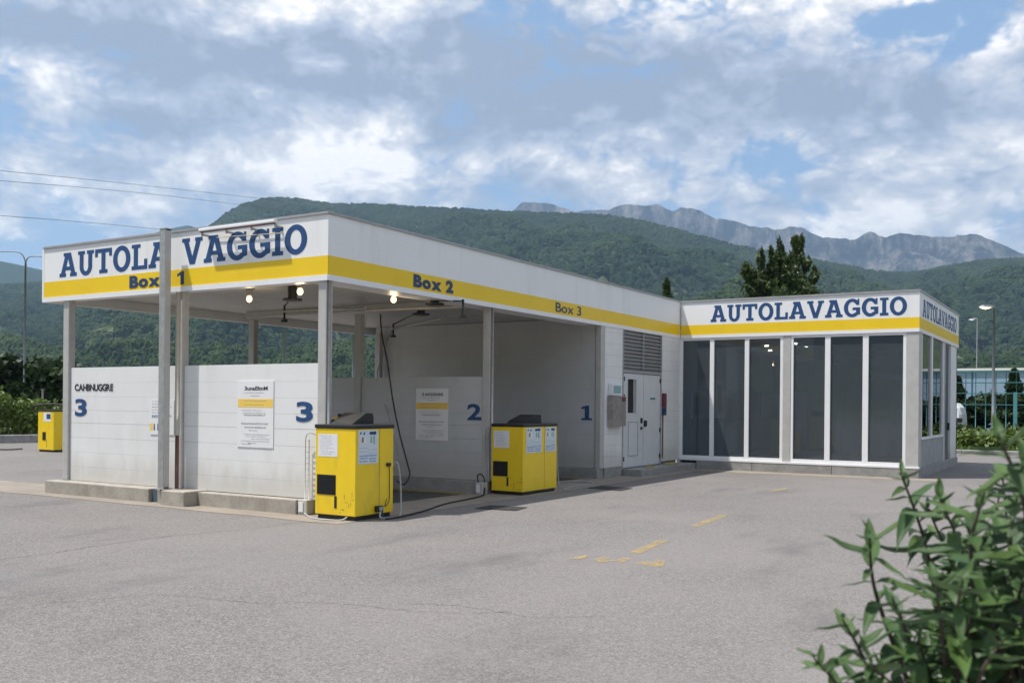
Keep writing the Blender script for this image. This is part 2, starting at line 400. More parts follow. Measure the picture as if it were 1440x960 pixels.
# faces of walls: map (along, height, proud) to the world
def faceS(y): return lambda a, b, d: (a, y-d, b)          # looks towards -y
def faceE(x): return lambda a, b, d: (x+d, a, b)          # looks towards +x
def prism(name, loops, fm, d0, d1, mt, parent, **kw):
    """polygon with holes in (along,height), extruded from d0 to d1"""
    loops3 = [[Vector((p[0], p[1], 0)) for p in L] for L in loops]
    tris = tessellate_polygon(loops3); flat = [p for L in loops for p in L]; n = len(flat)
    vs = [fm(p[0], p[1], d1) for p in flat]+[fm(p[0], p[1], d0) for p in flat]
    fs = [tuple(t) for t in tris]
    k = 0
    for L in loops:
        m_ = len(L)
        for i in range(m_):
            fs.append((k+i, k+(i+1) % m_, n+k+(i+1) % m_, n+k+i))
        k += m_
    bm = bmesh.new(); bv = [bm.verts.new(v) for v in vs]
    for f in fs:
        try: bm.faces.new([bv[i] for i in f])
        except ValueError: pass
    bmesh.ops.recalc_face_normals(bm, faces=bm.faces); bm.verts.index_update()
    vv = [v.co[:] for v in bm.verts]; ff = [[v.index for v in f.verts] for f in bm.faces]; bm.free()
    return mesh(name, vv, ff, mt, parent, **kw)
def fbox(name, fm, a0, a1, b0, b1, d0, d1, mt, parent=None, b=0, **kw):
    p, q = fm(a0, b0, d0), fm(a1, b1, d1)
    return box(name, p[0], q[0], p[1], q[1], p[2], q[2], mt, parent, b, **kw)

# slab-serif capitals, unit height
def arc(cx_, cy_, rx, ry, a0, a1, n=18):
    return [(cx_+rx*math.cos(math.radians(a0+(a1-a0)*i/n)), cy_+ry*math.sin(math.radians(a0+(a1-a0)*i/n))) for i in range(n+1)]
GL = {
 'A': (1.02, [[(0, 0), (.38, 0), (.38, .15), (.325, .15), (.36, .27), (.655, .27), (.69, .15), (.63, .15), (.63, 0), (1.02, 0), (1.02, .15), (.93, .15), (.67, 1), (.24, 1), (.24, .86), (.32, .86), (.09, .15), (0, .15)],
              [(.405, .42), (.505, .76), (.61, .42)]]),
 'U': (.92, [[(0, 1), (0, .86), (.1, .86)]+arc(.46, .36, .36, .385, 180, 360)+[(.82, .86), (.92, .86), (.92, 1), (.52, 1), (.52, .86), (.60, .86)]+arc(.46, .36, .14, .21, 360, 180)+[(.32, .86), (.40, .86), (.40, 1)]]),
 'T': (.94, [[(0, 1), (0, .68), (.15, .68), (.15, .84), (.36, .84), (.36, .15), (.24, .15), (.24, 0), (.70, 0), (.70, .15), (.58, .15), (.58, .84), (.79, .84), (.79, .68), (.94, .68), (.94, 1)]]),
 'O': (.94, [arc(.47, .5, .47, .53, 0, 350, 35), arc(.47, .5, .235, .345, 0, 350, 35)]),
 'L': (.82, [[(0, 1), (0, .86), (.11, .86), (.11, .15), (0, .15), (0, 0), (.82, 0), (.82, .40), (.66, .40), (.66, .15), (.33, .15), (.33, .86), (.46, .86), (.46, 1)]]),
 'V': (1.0, [[(0, 1), (0, .86), (.09, .86), (.38, 0), (.63, 0), (.91, .86), (1, .86), (1, 1), (.64, 1), (.64, .86), (.69, .86), (.51, .29), (.32, .86), (.38, .86), (.38, 1)]]),
 'G': (.95, [arc(.48, .5, .48, .53, 50, 310, 26)+[(.93, .13), (.93, .52), (.50, .52), (.50, .375), (.70, .375), (.70, .245)]+arc(.48, .5, .24, .345, 305, 50, 22)+[(.72, .66), (.88, .66), (.88, 1), (.77, 1)]]),
 'I': (.47, [[(0, 1), (0, .86), (.125, .86), (.125, .15), (0, .15), (0, 0), (.47, 0), (.47, .15), (.345, .15), (.345, .86), (.47, .86), (.47, 1)]]),
 'i': (.42, [[(.20, 0), (.42, 0), (.42, 1), (.26, 1), (0, .80), (0, .64), (.20, .74)]]),
 '1': (.62, [[(0, 0), (.62, 0), (.62, .14), (.45, .14), (.45, 1), (.26, 1), (0, .88), (0, .74), (.20, .80), (.20, .14), (0, .14)]]),
}
def slab(text, fm, a0, a1, b0, b1, mt, parent, gap=.07, name='letter', d=.004):
    hgt = b1-b0; tot = sum(GL[c][0] for c in text)+gap*(len(text)-1); k = (a1-a0)/tot; a = a0
    for c in text:
        w, loops = GL[c]
        prism(name, [[(a+p[0]*k, b0+p[1]*hgt) for p in L] for L in loops], fm, 0, d, mt, parent); a += (w+gap)*k
def textmesh(s, bold=.02):
    cu = bpy.data.curves.new('glyph', 'FONT'); cu.body = s; cu.size = 1; cu.offset = bold; cu.extrude = .0; cu.resolution_u = 5
    o = bpy.data.objects.new('glyph', cu); C.objects.link(o)
    dg = bpy.context.evaluated_depsgraph_get(); me = bpy.data.meshes.new_from_object(o.evaluated_get(dg))
    vs = [v.co[:2] for v in me.vertices]; fs = [tuple(p.vertices) for p in me.polygons]
    bpy.data.objects.remove(o); bpy.data.curves.remove(cu); bpy.data.meshes.remove(me)
    return vs, fs
def text(s, fm, a0, a1, b0, b1, mt, parent, bold=.02, name='letter', d=.006, split=True, gap=.02, kw={}):
    """built-in sans lettering fitted in a rectangle; each character a mesh of its own if split"""
    if split:
        data = []; tot = 0
        for c in s:
            if c == ' ': data.append(None); tot += .30; continue
            vs, fs = textmesh(c, bold); xs = [v[0] for v in vs]; w = max(xs)-min(xs)
            data.append((vs, fs, min(xs), w)); tot += w+gap
        allz = [v[1] for D in data if D for v in D[0]]; lo, hi = min(allz), max(allz)
        kx = (a1-a0)/(tot-gap); kz = (b1-b0)/(hi-lo); a = a0
        for D in data:
            if D is None: a += .30*kx; continue
            vs, fs, mx, w = D
            mesh(name, [fm(a+(v[0]-mx)*kx, b0+(v[1]-lo)*kz, d) for v in vs], fs, mt, parent, **kw); a += (w+gap)*kx
    else:
        vs, fs = textmesh(s, bold); xs = [v[0] for v in vs]; ys = [v[1] for v in vs]
        kx = (a1-a0)/(max(xs)-min(xs)); kz = (b1-b0)/(max(ys)-min(ys))
        return mesh(name, [fm(a0+(v[0]-min(xs))*kx, b0+(v[1]-min(ys))*kz, d) for v in vs], fs, mt, parent, **kw)
def lines(fm, a0, a1, rows, mt, parent, name='small_print', d=.006, hgt=.009, seed=0, wl=.035):
    """rows of tiny unreadable print: word-long dashes of letter-like ticks"""
    R = random.Random(seed); q = MB()
    for (z, f0, f1) in rows:
        a = a0+(a1-a0)*f0; e = a0+(a1-a0)*f1
        while a < e:
            w = min(R.uniform(.4, 1.5)*wl, e-a)
            if w < .004: break
            n = max(1, int(w/.009))
            for i in range(n):
                s0 = a+w*i/n; h = hgt*R.choice((.6, .75, 1., 1.))
                p0 = fm(s0, z, d); p1 = fm(s0+w/n*.72, z, d); p2 = fm(s0+w/n*.72, z+h, d); p3 = fm(s0, z+h, d)
                q.add([p0, p1, p2, p3], [(0, 1, 2, 3)])
            a += w+.010
    return q.build(name, mt, parent)

# ------------------------------------------------------------------ ground
def sheet(name, x0, x1, y0, y1, z, mt, **kw): return mesh(name, [(x0, y0, z), (x1, y0, z), (x1, y1, z), (x0, y1, z)], [(0, 1, 2, 3)], mt, kind='structure', **kw)
M_FIELD = mat('valley_grass', (.07, .10, .035), .95, var=.4, vscale=.15, col2=(.10, .12, .05))
N = 64; vs = [(CX+7500*math.cos(2*math.pi*i/N), CY+7500*math.sin(2*math.pi*i/N), -.06) for i in range(N)]
mesh('ground', vs, [tuple(range(N))], M_FIELD, kind='structure')
sheet('asphalt_yard', -25.4, 60, -70, 27.1, 0, M_ASPH)
def lpoly(name, pts, z, mt): return mesh(name, [(p[0], p[1], z) for p in pts], [tuple(range(len(pts)))], mt, kind='structure')
def wavy(p0, p1, n, amp, seed):
    R = random.Random(seed); o = []
    for i in range(n+1):
        t = i/n; o.append((p0[0]+(p1[0]-p0[0])*t+R.uniform(-amp, amp)*.5, p0[1]+(p1[1]-p0[1])*t+R.uniform(-amp, amp)))
    return o
bd = wavy((-22, -.55), (-6, -.62), 14, .05, 1)+wavy((-5.6, -.62), (.75, -.66), 16, .03, 2)+[(.80, 3), (.82, 7), (.8, 12.3)]+[(6.2, 12.45), (6.2, 13.2), (-7.2, 13.2), (-7.2, .75), (-22, .75)]
mb_ = MB()
ap = lpoly('concrete_apron', bd, .004, M_APRON)

# cracks in the asphalt
def crack(pts, w, seed):
    R = random.Random(seed); P = spline(pts, 14); L = []; Rr = []
    for i, p in enumerate(P):
        t = (P[min(i+1, len(P)-1)]-P[max(i-1, 0)]).normalized(); n = Vector((-t.y, t.x, 0)); ww = w*R.uniform(.3, 1.2); j = n*R.uniform(-.02, .02)
        L.append(p+n*ww+j); Rr.append(p-n*ww+j)
    k = len(P); vs = [(v.x, v.y, .0045) for v in L]+[(v.x, v.y, .0045) for v in Rr]
    mesh('asphalt_crack', vs, [(i, i+1, k+i+1, k+i) for i in range(k-1)], M_CRACK, kind='structure')
M_CRACK = mat('crack_filling', (.085, .08, .077), .95)
crack([onz(u, v) for u, v in ((-30, 789), (60, 779), (140, 767), (210, 757), (290, 749), (370, 741), (420, 735), (470, 733))], .006, 1)
crack([onz(u, v) for u, v in ((60, 848), (140, 843), (190, 838), (230, 836), (300, 842), (370, 848), (470, 848), (560, 857), (640, 862), (720, 860))], .0035, 2)
crack([onz(u, v) for u, v in ((560, 848), (640, 851), (700, 860), (760, 868), (850, 866))], .003, 3)
# worn yellow markings
def mark(name, pts): return mesh(name, [(p[0], p[1], .005) for p in pts], [tuple(range(len(pts)))], M_WORN, kind='structure')
for u0, v0, u1, v1, w in ((892, 778, 934, 759.5, .06), (977, 740, 1018, 724.5, .06), (1085, 691, 1108, 686, .06)):
    a, b = Vector(onz(u0, v0)), Vector(onz(u1, v1)); t = (b-a).normalized(); n = Vector((-t.y, t.x, 0))*w
    mark('yellow_lane_dash', [a-n, a+n, b+n, b-n])
for pts in (((798, 785), (812, 783.5), (823, 780), (829, 782.5), (815, 786.5)), ((836, 787), (848, 783), (862, 784.5), (852, 787), (870, 788.5), (842, 790.5)),
            ((862, 789.5), (878, 783.5), (888, 785.5), (876, 791)), ((889, 793), (905, 789), (920, 790), (922, 787), (935, 789), (934, 796), (918, 797), (905, 794))):
    mark('yellow_arrow_remnant', [onz(*p) for p in pts])

# kerb strip, hedge bank at the yard edges
def kerb_run(p0, p1, n, label_unused=None, w=.22, h=.13, mt=M_CONC2):
    """kerb stones between two ground points, one piece each"""
    a, b = Vector((*p0, 0)), Vector((*p1, 0)); root = empty('kerb', a, kind='structure'); t = (b-a)/n; d = t.normalized(); q = Vector((-d.y, d.x, 0))*w
    for i in range(n):
        s = a+t*i+d*.006; e = a+t*(i+1)-d*.006
        vs = [s, e, e+q, s+q]; hh = h+random.uniform(-.003, .003); ch = .02
        vv = [(p.x, p.y, -.02) for p in vs]+[(p.x, p.y, hh-ch) for p in vs]
        top = [s+q*.09, e+q*.09, e+q, s+q]; vv += [(p.x, p.y, hh) for p in top]
        mesh('kerb_stone', vv, [(0, 1, 5, 4), (1, 2, 6, 5), (2, 3, 7, 6), (3, 0, 4, 7), (4, 5, 9, 8), (5, 6, 10, 9), (6, 7, 11, 10), (7, 4, 8, 11), (8, 9, 10, 11)], mt, root)
kl0 = onz(-60, 624); kl1 = onz(60, 622)
dk = (Vector(kl1)-Vector(kl0)).normalized()
KA = Vector(kl0)-dk*14; KB = Vector(kl1)+dk*16
kerb_run(KA.xy, KB.xy, 34, h=.30)
kerb_run((-2, 27.2), (40, 27.2), 42)
sheet('grass_verge', -2, 60, 27.4, 60, .10, M_FIELD)

# ------------------------------------------------------------------ wash bay building
ZT, ZB = 4.29, 3.32          # fascia top / bottom
wash = empty('car_wash', (-3.2, 6.5, 0), 'open car wash canopy with white and yellow fascia, grey columns and three bays', 'car wash')
def fascia(parent, fm, a0, a1, name, rear=False, back_d=-.12, endcaps=True):
    f = empty(name, fm(a0, ZB, 0), parent=parent)
    n = max(1, round((a1-a0)/1.12)); st = (a1-a0)/n
    for i in range(n):
        fbox('fascia_panel', fm, a0+i*st+(.0012 if i else 0), a0+(i+1)*st-.0012, 3.672, ZT-.035, -.05, 0, M_FASCIA, f)
    fbox('yellow_band', fm, a0, a1, 3.402, 3.672-.001, -.05, .003, M_YEL, f)
    fbox('bottom_trim', fm, a0, a1, ZB, 3.400, -.05, .012, M_TRIM, f)
    fbox('top_flashing', fm, a0-.015, a1+.015, ZT-.034, ZT, -.10, .022, M_CAP, f)
    fbox('inner_lining', fm, a0+.05, a1-.05, ZB+.03, ZT-.04, -.10, -.051, M_CEIL, f)
    return f
yS = -.06
fe = fascia(wash, faceS(yS), -6.66, -.002, 'end_fascia')
fl = fascia(wash, faceE(0.0), yS+.004, 13.13, 'long_fascia')
# rear fascias (seen from below and behind)
rb = empty('rear_fascia', (-6.72, 6, ZB), parent=wash)
box('fascia_panel', -6.72, -6.67, yS, 13.13, ZB, ZT-.03, M_FASCIA, rb)
box('inner_lining', -6.665, -6.62, yS+.06, 13.1, ZB+.002, ZT-.04, M_PANEL, rb)
box('end_panel', -6.66, 0, 13.14, 13.19, ZB, ZT-.03, M_FASCIA, wash)
box('roof_deck', -6.62, -.11, yS+.1, 13.12, ZT-.16, ZT-.10, M_ROOF, wash)
# lettering
AUT = faceS(yS)
slab('AUTOLA', AUT, ony(84, 380, yS)[0], -3.37, 3.735, 4.145, M_BLUE, fe)
slab('VAGGIO', AUT, ony(256, 380, yS)[0], ony(432, 340, yS)[0], 3.735, 4.145, M_BLUE, fe)
text('Box', AUT, ony(182.5, 398, yS)[0], ony(225.5, 395, yS)[0], 3.435, 3.64, M_NAVY, fe, .05, d=.009)
slab('i', AUT, ony(249.5, 395, yS)[0], ony(259, 390, yS)[0], 3.43, 3.64, M_NAVY, fe, d=.006)
LNG = faceE(0)
y0_, y1_ = onx(581, 395, 0)[1], onx(637, 405, 0)[1]
text('Box 2', LNG, y0_, y1_, 3.435, 3.645, M_NAVY, fl, .06, d=.009)
y0_, y1_ = onx(781, 433, 0)[1], onx(817, 441, 0)[1]
text('Box 3', LNG, y0_, y1_, 3.445, 3.635, M_NAVY, fl, .012, d=.009)
# ceiling boards
ce = empty('ceiling', (-3.3, 6.5, 3.5), parent=wash)
nb = 26; st = (8.78-.05)/nb
for i in range(nb):
    y = .05+i*st
    box('ceiling_board', -6.6, -.12, y+.004, y+st-.004, 3.50, 3.53, M_CEIL, ce)
box('ceiling_backing', -6.6, -.12, .0, 8.8, 3.535, 3.55, M_DARKSLOT, ce)
for x in (-.42,):
    box('edge_beam', x-.09, x+.09, .12, 8.65, 3.36, 3.498, M_COL, wash)
for y in (.1, 4.3):
    box('cross_beam', -6.2, -.52, y-.07, y+.07, 3.38, 3.497, M_COL, wash)
# soffit strip beside fascia
box('soffit_strip', -.5, -.055, .0, 8.72, 3.332, 3.345, M_TRIM, wash)
box('soffit_strip', -6.6, -.56, .04, .20, 3.332, 3.345, M_TRIM, wash)
box('soffit_strip', -.5, -.055, 8.74, 13.1, 3.332, 3.345, M_TRIM, wash)
# columns (hollow section with base plate)
def column(x, y, z0, z1=3.33, s=.078, lip=True, z=None):
    c = empty('column', (x, y, z0), parent=wash)
    box('shaft', x-s, x+s, y-s*.85, y+s*.85, z0+.012, z1, M_COL, c, b=.012)
    box('base_plate', x-s-.05, x+s+.05, y-s-.02, y+s+.02, z0, z0+.014, M_STEEL, c)
    if lip:
        tube('drain_pipe', [(x+s+.03, y-.03, z0+.03), (x+s+.03, y-.03, z1-.02)], .022, M_STEEL, c, 8)
for x, lip in ((-6.055, False), (-3.135, False), (-.125, True)):
    column(x, .03, .215, lip=lip)
    column(x, 4.30, .215, lip=lip)
column(-6.05, 8.45, .215, lip=False)
# low walls of horizontal boards
def grime(M):
    # splash grime creeping up from the kerb on every bay wall
    g = G(M.node_tree); b = g.n['Principled BSDF']; src = b.inputs['Base Color'].links[0].from_socket
    P = g.node('ShaderNodeNewGeometry').outputs['Position']; sp = g.node('ShaderNodeSeparateXYZ'); g.l.new(P, sp.inputs[0])
    h = g.m('ADD', sp.outputs[2], g.m('MULTIPLY', g.noise(g.map(P, (1, 1, .3)), 3.5, 6, .65), -.75))
    f = g.m('MULTIPLY', g.ss(h, -.12, .42, 1., 0.), .42); g.put(b.inputs['Base Color'], g.mix(f, src, (.40, .35, .27)))
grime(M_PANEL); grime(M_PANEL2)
def board_wall(name, x0, x1, y, z0, z1, joints, parent, t=.05, mt=None):
    w = empty(name, (x0, y, z0), parent=parent)
    zs = [z0]+joints+[z1]
    for a, b in zip(zs[:-1], zs[1:]):
        g_ = .005 if (a in (1.21,) or b in (1.21,)) else .0018
        box('wall_board', x0, x1, y-t/2, y+t/2, a+g_/2, b-g_/2, mt or M_PANEL, w, b=.001)
    box('core', x0+.004, x1-.004, y-t/2+.006, y+t/2-.006, z0+.003, z1-.004, M_CAP, w)
    return w
J = [.46, .71, .96, 1.21, 1.43, 1.66, 1.90]
for x0, x1 in ((-5.97, -3.22), (-3.05, -.21)):
    board_wall('low_wall', x0, x1, .03, .22, 2.16, J, wash)
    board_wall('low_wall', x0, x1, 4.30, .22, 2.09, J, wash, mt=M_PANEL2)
full = [.46, .71, .96, 1.21, 1.46, 1.71, 1.96, 2.21, 2.46, 2.71, 2.96, 3.21]
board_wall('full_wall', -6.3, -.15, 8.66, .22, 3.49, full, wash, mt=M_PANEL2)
# kerbs
def kerb(x0, x1, y0, y1, h, mt=M_CONC, parent=wash, n=1):
    st = (x1-x0)/n
    for i in range(n): box('kerb_block', x0+i*st+(.003 if i else 0), x0+(i+1)*st-.003, y0, y1, -.02, h, mt, parent, b=.012)
kerb(-6.25, -3.52, -.28, .30, .215, n=1)
kerb(-3.33, -3.06, -.27, .30, .215)
box('kerb_drain_gap', -3.515, -3.335, -.22, .28, -.01, .20, mat('blue_grey_slot', (.07, .10, .13), .6), wash)
box('pillar_block', -3.04, -2.52, -.43, .30, -.02, .228, M_CONC, wash, b=.015)
kerb(-2.515, -.47, -.17, .30, .21, n=1)
kerb(-.465, -.02, .02, .25, .19, n=1)
kerb(-6.25, -.05, 4.12, 4.46, .215, M_CONC2, n=2)
kerb(-6.35, -.02, 8.50, 8.80, .215, M_CONC2, n=2)
# front steel pillar that carries the sign (H section), pipes beside it
sp_ = empty('sign_pillar', (-2.92, -.27, .228), parent=wash)
PX0, PX1 = ony(225.5, 500, -.30)[0], ony(241.5, 500, -.30)[0]
q = MB(); q.box(PX0, PX0+.130, -.33, -.316, .24, 4.27).box(PX0, PX0+.130, -.236, -.222, .24, 4.27).box(PX0+.055, PX0+.075, -.316, -.236, .24, 4.27)
q.build('h_section', M_STEEL, sp_)
box('web_cover', PX0+.131, PX0+.139, -.325, -.227, .26, 4.25, M_COL, sp_)
box('base_plate', PX0-.04, PX0+.18, -.36, -.19, .229, .242, M_STEEL, sp_)
box('cap_plate', PX0-.006, PX0+.143, -.336, -.216, 4.271, 4.285, M_CAP, sp_)
px_, _, pz_ = ony(249, 612, -.10)
tube('brown_downpipe', [(px_, -.10, .23), (px_, -.10, pz_)], .030, M_BROWN, wash, 10)
tube('beige_downpipe', [(px_, -.10, pz_+.002), (px_, -.10, 3.31)], .037, M_BEIGE, wash, 10)

# service room
sr_ = empty('service_room', (-1.5, 11, 0), parent=wash)
box('corner_pillar', -.13, 0, 8.60, 8.78, .215, 3.33, M_COL, wash, b=.01)
def wallE(y0, y1, z0, z1):
    zs = [z0]+[z for z in full if z0 < z < z1]+[z1]
    w = empty('wall_panelling', (0, y0, z0), parent=wash)
    for a, b in zip(zs[:-1], zs[1:]):
        box('wall_board', -.06, 0, y0, y1, a+.0015, b-.0015, M_PANEL, w)
wallE(8.79, 9.70, .22, 3.33); wallE(11.98, 13.14, .22, 3.33)
box('room_wall', -6.3, -.07, 8.9, 13.1, .0, 3.48, M_INT, sr_)
box('kerb_block', -.07, .012, 8.79, 9.69, -.02, .218, M_CONC2, wash)
box('lintel', -.06, .006, 9.71, 11.97, 2.345, 2.405, M_LOUV, wash)
box('door_frame', -.06, .006, 9.705, 9.765, .15, 2.34, M_LOUV, wash)
box('door_frame', -.06, .006, 11.92, 11.975, .15, 2.34, M_LOUV, wash)
def leaf(y0, y1, win):
    d = empty('door', (0, y0, .17), parent=wash)
    if win:
        wy0, wy1, wz0, wz1 = 10.0, 10.48, 1.42, 2.20
        for nm, a in (('door_panel', (y0, wy0, .17, 2.33)), ('door_panel', (wy1, y1, .17, 2.33)), ('door_panel', (wy0, wy1, .17, wz0)), ('door_panel', (wy0, wy1, wz1, 2.33))):
            box(nm, -.05, -.01, a[0], a[1], a[2], a[3], M_DOOR, d)
        box('window_pane', -.04, -.032, wy0, wy1-.12, wz0, wz1, M_DARKSLOT, d)
        box('window_blind', -.041, -.026, wy1-.115, wy1-.005, wz0+.005, wz1, M_LOUV, d)
        q = MB(); e = .012
        for a in ((wy0-.03, wy1+.03, wz0-.03, wz0), (wy0-.03, wy1+.03, wz1, wz1+.03), (wy0-.03, wy0, wz0, wz1), (wy1, wy1+.03, wz0, wz1)): q.box(-.0095, e-.01, a[0], a[1], a[2], a[3])
        q.build('window_frame', M_DOOR, d)
        q = MB(); a0, a1, b0, b1 = 10.05, 10.60, .42, 1.22
        for a in ((a0, a1, b0, b0+.02), (a0, a1, b1-.02, b1), (a0, a0+.02, b0+.02, b1-.02), (a1-.02, a1, b0+.02, b1-.02)): q.box(-.0095, -.002, a[0], a[1], a[2], a[3])
        q.build('raised_moulding', M_LOUV, d)
        box('handle', -.009, .03, y1-.16, y1-.12, 1.18, 1.30, M_BLACK, d); box('handle', -.009, .03, y1-.16, y1-.12, 1.03, 1.09, M_BLACK, d)
    else:
        box('door_panel', -.05, -.012, y0, y1, .17, 2.33, M_DOOR, d)
        box('door_label', -.0115, -.006, y0+.38, y0+.68, 1.74, 1.785, mat('teal_label', (.05, .22, .20)), d)
        box('lock_plate', -.0115, .02, y0+.02, y0+.14, 1.10, 1.24, M_BLACK, d)
    for z in (.32, .95 if not win else 1.75, 2.15):
        box('hinge', -.009, .012, (y1-.045 if not win else y0+.005), (y1-.005 if not win else y0+.045), z, z+.10, M_BLACK, d)
leaf(9.77, 10.90, True); leaf(10.925, 11.915, False)
box('door_gap', -.058, -.052, 9.77, 11.91, .17, 2.33, M_DARKSLOT, wash)
lv = empty('louvre_vent', (0, 10.8, 2.41), parent=wash)
box('vent_back', -.14, -.13, 9.71, 11.97, 2.41, 3.32, M_DARKSLOT, lv)
q = MB(); q.box(-.10, .01, 9.705, 9.745, 2.408, 3.318).box(-.10, .01, 11.935, 11.975, 2.408, 3.318).box(-.10, .0, 10.86, 10.90, 2.45, 3.30); q.build('vent_frame', M_LOUV, lv)
for i in range(10):
    z = 2.47+i*.085
    for a, b in ((9.75, 10.855), (10.905, 11.93)):
        q = MB(); q.add([(-.09, a, z+.055), (-.09, b, z+.055), (-.005, b, z), (-.005, a, z), (-.09, a, z+.061), (-.09, b, z+.061), (-.005, b, z+.014), (-.005, a, z+.014)],
                        [(0, 1, 2, 3), (7, 6, 5, 4), (3, 2, 6, 7), (0, 4, 5, 1), (0, 3, 7, 4), (1, 5, 6, 2)]); q.build('slat', M_LOUV, lv)
box('door_step', .004, .47, 9.72, 13.134, -.02, .152, M_CONC2, wash, b=.012)

# ------------------------------------------------------------------ glazed annex
YA, XA, YB = 13.15, 5.74, 19.95
ann = empty('glazed_wash_hall', (2.9, 16.5, 0), 'glazed car wash hall with tall tinted panes under an AUTOLAVAGGIO fascia', 'building')
def fascia2(fm, a0, a1, nm, cap0=.0, cap1=.015):
    f = empty(nm, fm(a0, ZB, 0), parent=ann); n = max(1, round((a1-a0)/1.15)); st = (a1-a0)/n
    for i in range(n): fbox('fascia_panel', fm, a0+i*st+.0012, a0+(i+1)*st-.0012, 3.652, ZT-.055, -.05, 0, M_FASCIA, f)
    fbox('yellow_band', fm, a0, a1, 3.402, 3.651, -.05, .003, M_YEL, f)
    fbox('bottom_trim', fm, a0, a1, ZB, 3.400, -.05, .010, M_TRIM, f)
    fbox('top_flashing', fm, a0-cap0, a1+cap1, ZT-.054, ZT-.012, -.10, .022, M_CAP, f); return f
fa = fascia2(faceS(YA), .03, XA, 'front_fascia', 0, 0)
fb = fascia2(faceE(XA), YA+.001, YB, 'side_fascia')
slab('AUTOLAVAGGIO', faceS(YA), ony(999.5, 436, YA)[0], ony(1275.5, 430, YA)[0], 3.715, 4.125, M_BLUE, fa)
slab('AUTOLAVAGGIO', faceE(XA), 13.58, 19.45, 3.70, 4.10, M_BLUE, fb)
box('corner_filler', -.05, .014, YA+.0, YA+.3, .0, 3.33, M_TRIM, ann)
box('roof_deck', .03, XA-.11, YA+.1, YB, ZT-.16, ZT-.10, M_ROOF, ann)
box('soffit', -.0, XA-.055, YA+.055, YB-.01, ZB+.006, ZB+.03, M_TRIM, ann)
# plinth
st = XA/3
for i in range(3): box('plinth_block', .004+i*st+(.003 if i else .47), (i+1)*st-.003+(.012 if i == 2 else 0), YA-.012, YA+.20, -.02, .215, M_CONC2, ann, b=.006)
box('plinth_block', XA-.20, XA+.012, YA+.203, YB-.1, -.02, .215, M_CONC2, ann, b=.006)
box('sill', .02, XA+.02, YA-.02, YA+.12, .217, .262, M_TRIM, ann, b=.004)
# front glazing
YF = YA+.03
def pane(x0, x1, z0=.335, z1=3.265):
    p = box('window_pane', x0, x1, YF+.03, YF+.038, z0, z1, M_GLASS, ann); return p
fr = [(.015, .075), (.80, .91), (1.70, 1.81), (2.585, 2.655), (2.845, 2.905), (3.65, 3.775), (4.51, 4.64), (5.395, 5.465)]
for i, (a, b) in enumerate(fr): box('mullion', a, b, YF-.01, YF+.07, .34, 3.318, M_TRIM, ann, b=.004)
for a, b in ((.015, 2.655), (2.845, 5.465)):
    box('bottom_rail', a, b, YF-.012, YF+.07, .264, .338, M_TRIM, ann, b=.004)
    box('top_rail', a, b, YF-.006, YF+.07, 3.26, 3.319, M_TRIM, ann)
for a, b in ((.075, .80), (.91, 1.70), (1.81, 2.585), (2.905, 3.65), (3.775, 4.51), (4.64, 5.395)): pane(a-.01, b+.01)
box('pier', 2.658, 2.842, YF-.02, YF+.15, .264, 3.319, M_COL, ann, b=.004)
box('pier', 5.468, XA-.004, YF-.02, YF+.26, .264, 3.319, M_COL, ann, b=.004)
# side
XS = XA-.02
box('side_pier', XS-.2, XS, YF+.265, 13.62, .22, 3.318, M_COL, ann)
box('side_panel', XS-.06, XS-.004, 13.625, 17.1, .22, .86, M_SCUFF, ann)
box('sill', XS-.08, XS+.02, 13.622, 17.08, .862, .92, M_TRIM, ann)
for a, b in ((13.622, 13.68), (15.05, 15.26), (17.0, 17.12)): box('mullion', XS-.07, XS+.012, a, b, .922, 3.318, M_TRIM, ann)
for a, b in ((13.68, 15.05), (15.26, 17.0)):
    box('window_pane', XS-.035, XS-.027, a, b, .93, 3.30, M_GLASSD, ann)
box('side_pier', XS-.2, XS, 17.125, 17.5, .22, 3.318, M_COL, ann)
dd = empty('side_door', (XS, 17.9, .05), parent=ann)
box('door_panel', XS-.10, XS-.06, 17.505, 18.55, .22, 3.25, mat('dark_blue_door', (.05, .065, .09), .4), dd)
box('door_stripe', XS-.055, XS-.045, 17.56, 17.70, .25, 2.9, M_YEL, dd); box('handle', XS-.06, XS-.01, 18.40, 18.46, 1.0, 1.2, M_BLACK, dd)
box('side_pier', XS-.2, XS, 18.555, 19.85, .22, 3.318, M_PANEL, ann)
# interior
inn = empty('interior', (2.8, 17, .2), parent=ann)
box('floor', .1, XS-.22, YF+.16, 19.7, .0, .21, M_INTF, inn)
box('back_wall', .0, XA-.02, 19.72, 19.85, .0, 3.3, M_INT, inn)
box('left_wall', .0, .055, YF+.08, 19.7, .0, 3.3, M_INT, inn)
box('ceiling', .06, XS-.22, YF+.16, 19.7, 3.27, 3.30, M_INT, inn)
box('wainscot', .062, .12, 13.8, 19.6, .22, 1.25, M_INTD, inn)
box('wall_band', .062, .11, 13.8, 19.6, 1.26, 2.02, M_INTG, inn)
box('wainscot', .13, 2.1, 19.60, 19.70, .22, 1.25, M_INTD, inn)
box('wall_band', .13, 2.1, 19.62, 19.70, 1.26, 2.02, M_INTG, inn)
box('inner_partition', 2.15, 2.28, 15.8, 19.6, .22, 3.25, mat('brown_partition', (.10, .08, .075), .6), inn)
box('machine_housing', 3.0, 3.7, 17.4, 18.2, .22, 2.5, mat('blue_machine', (.05, .10, .16), .5), inn, b=.05)
box('counter', 3.2, 5.0, 18.6, 19.4, .22, 1.3, M_INTG, inn, b=.03)
box('display_frame', .111, .135, 15.6, 16.1, 1.55, 2.0, M_YEL, inn)
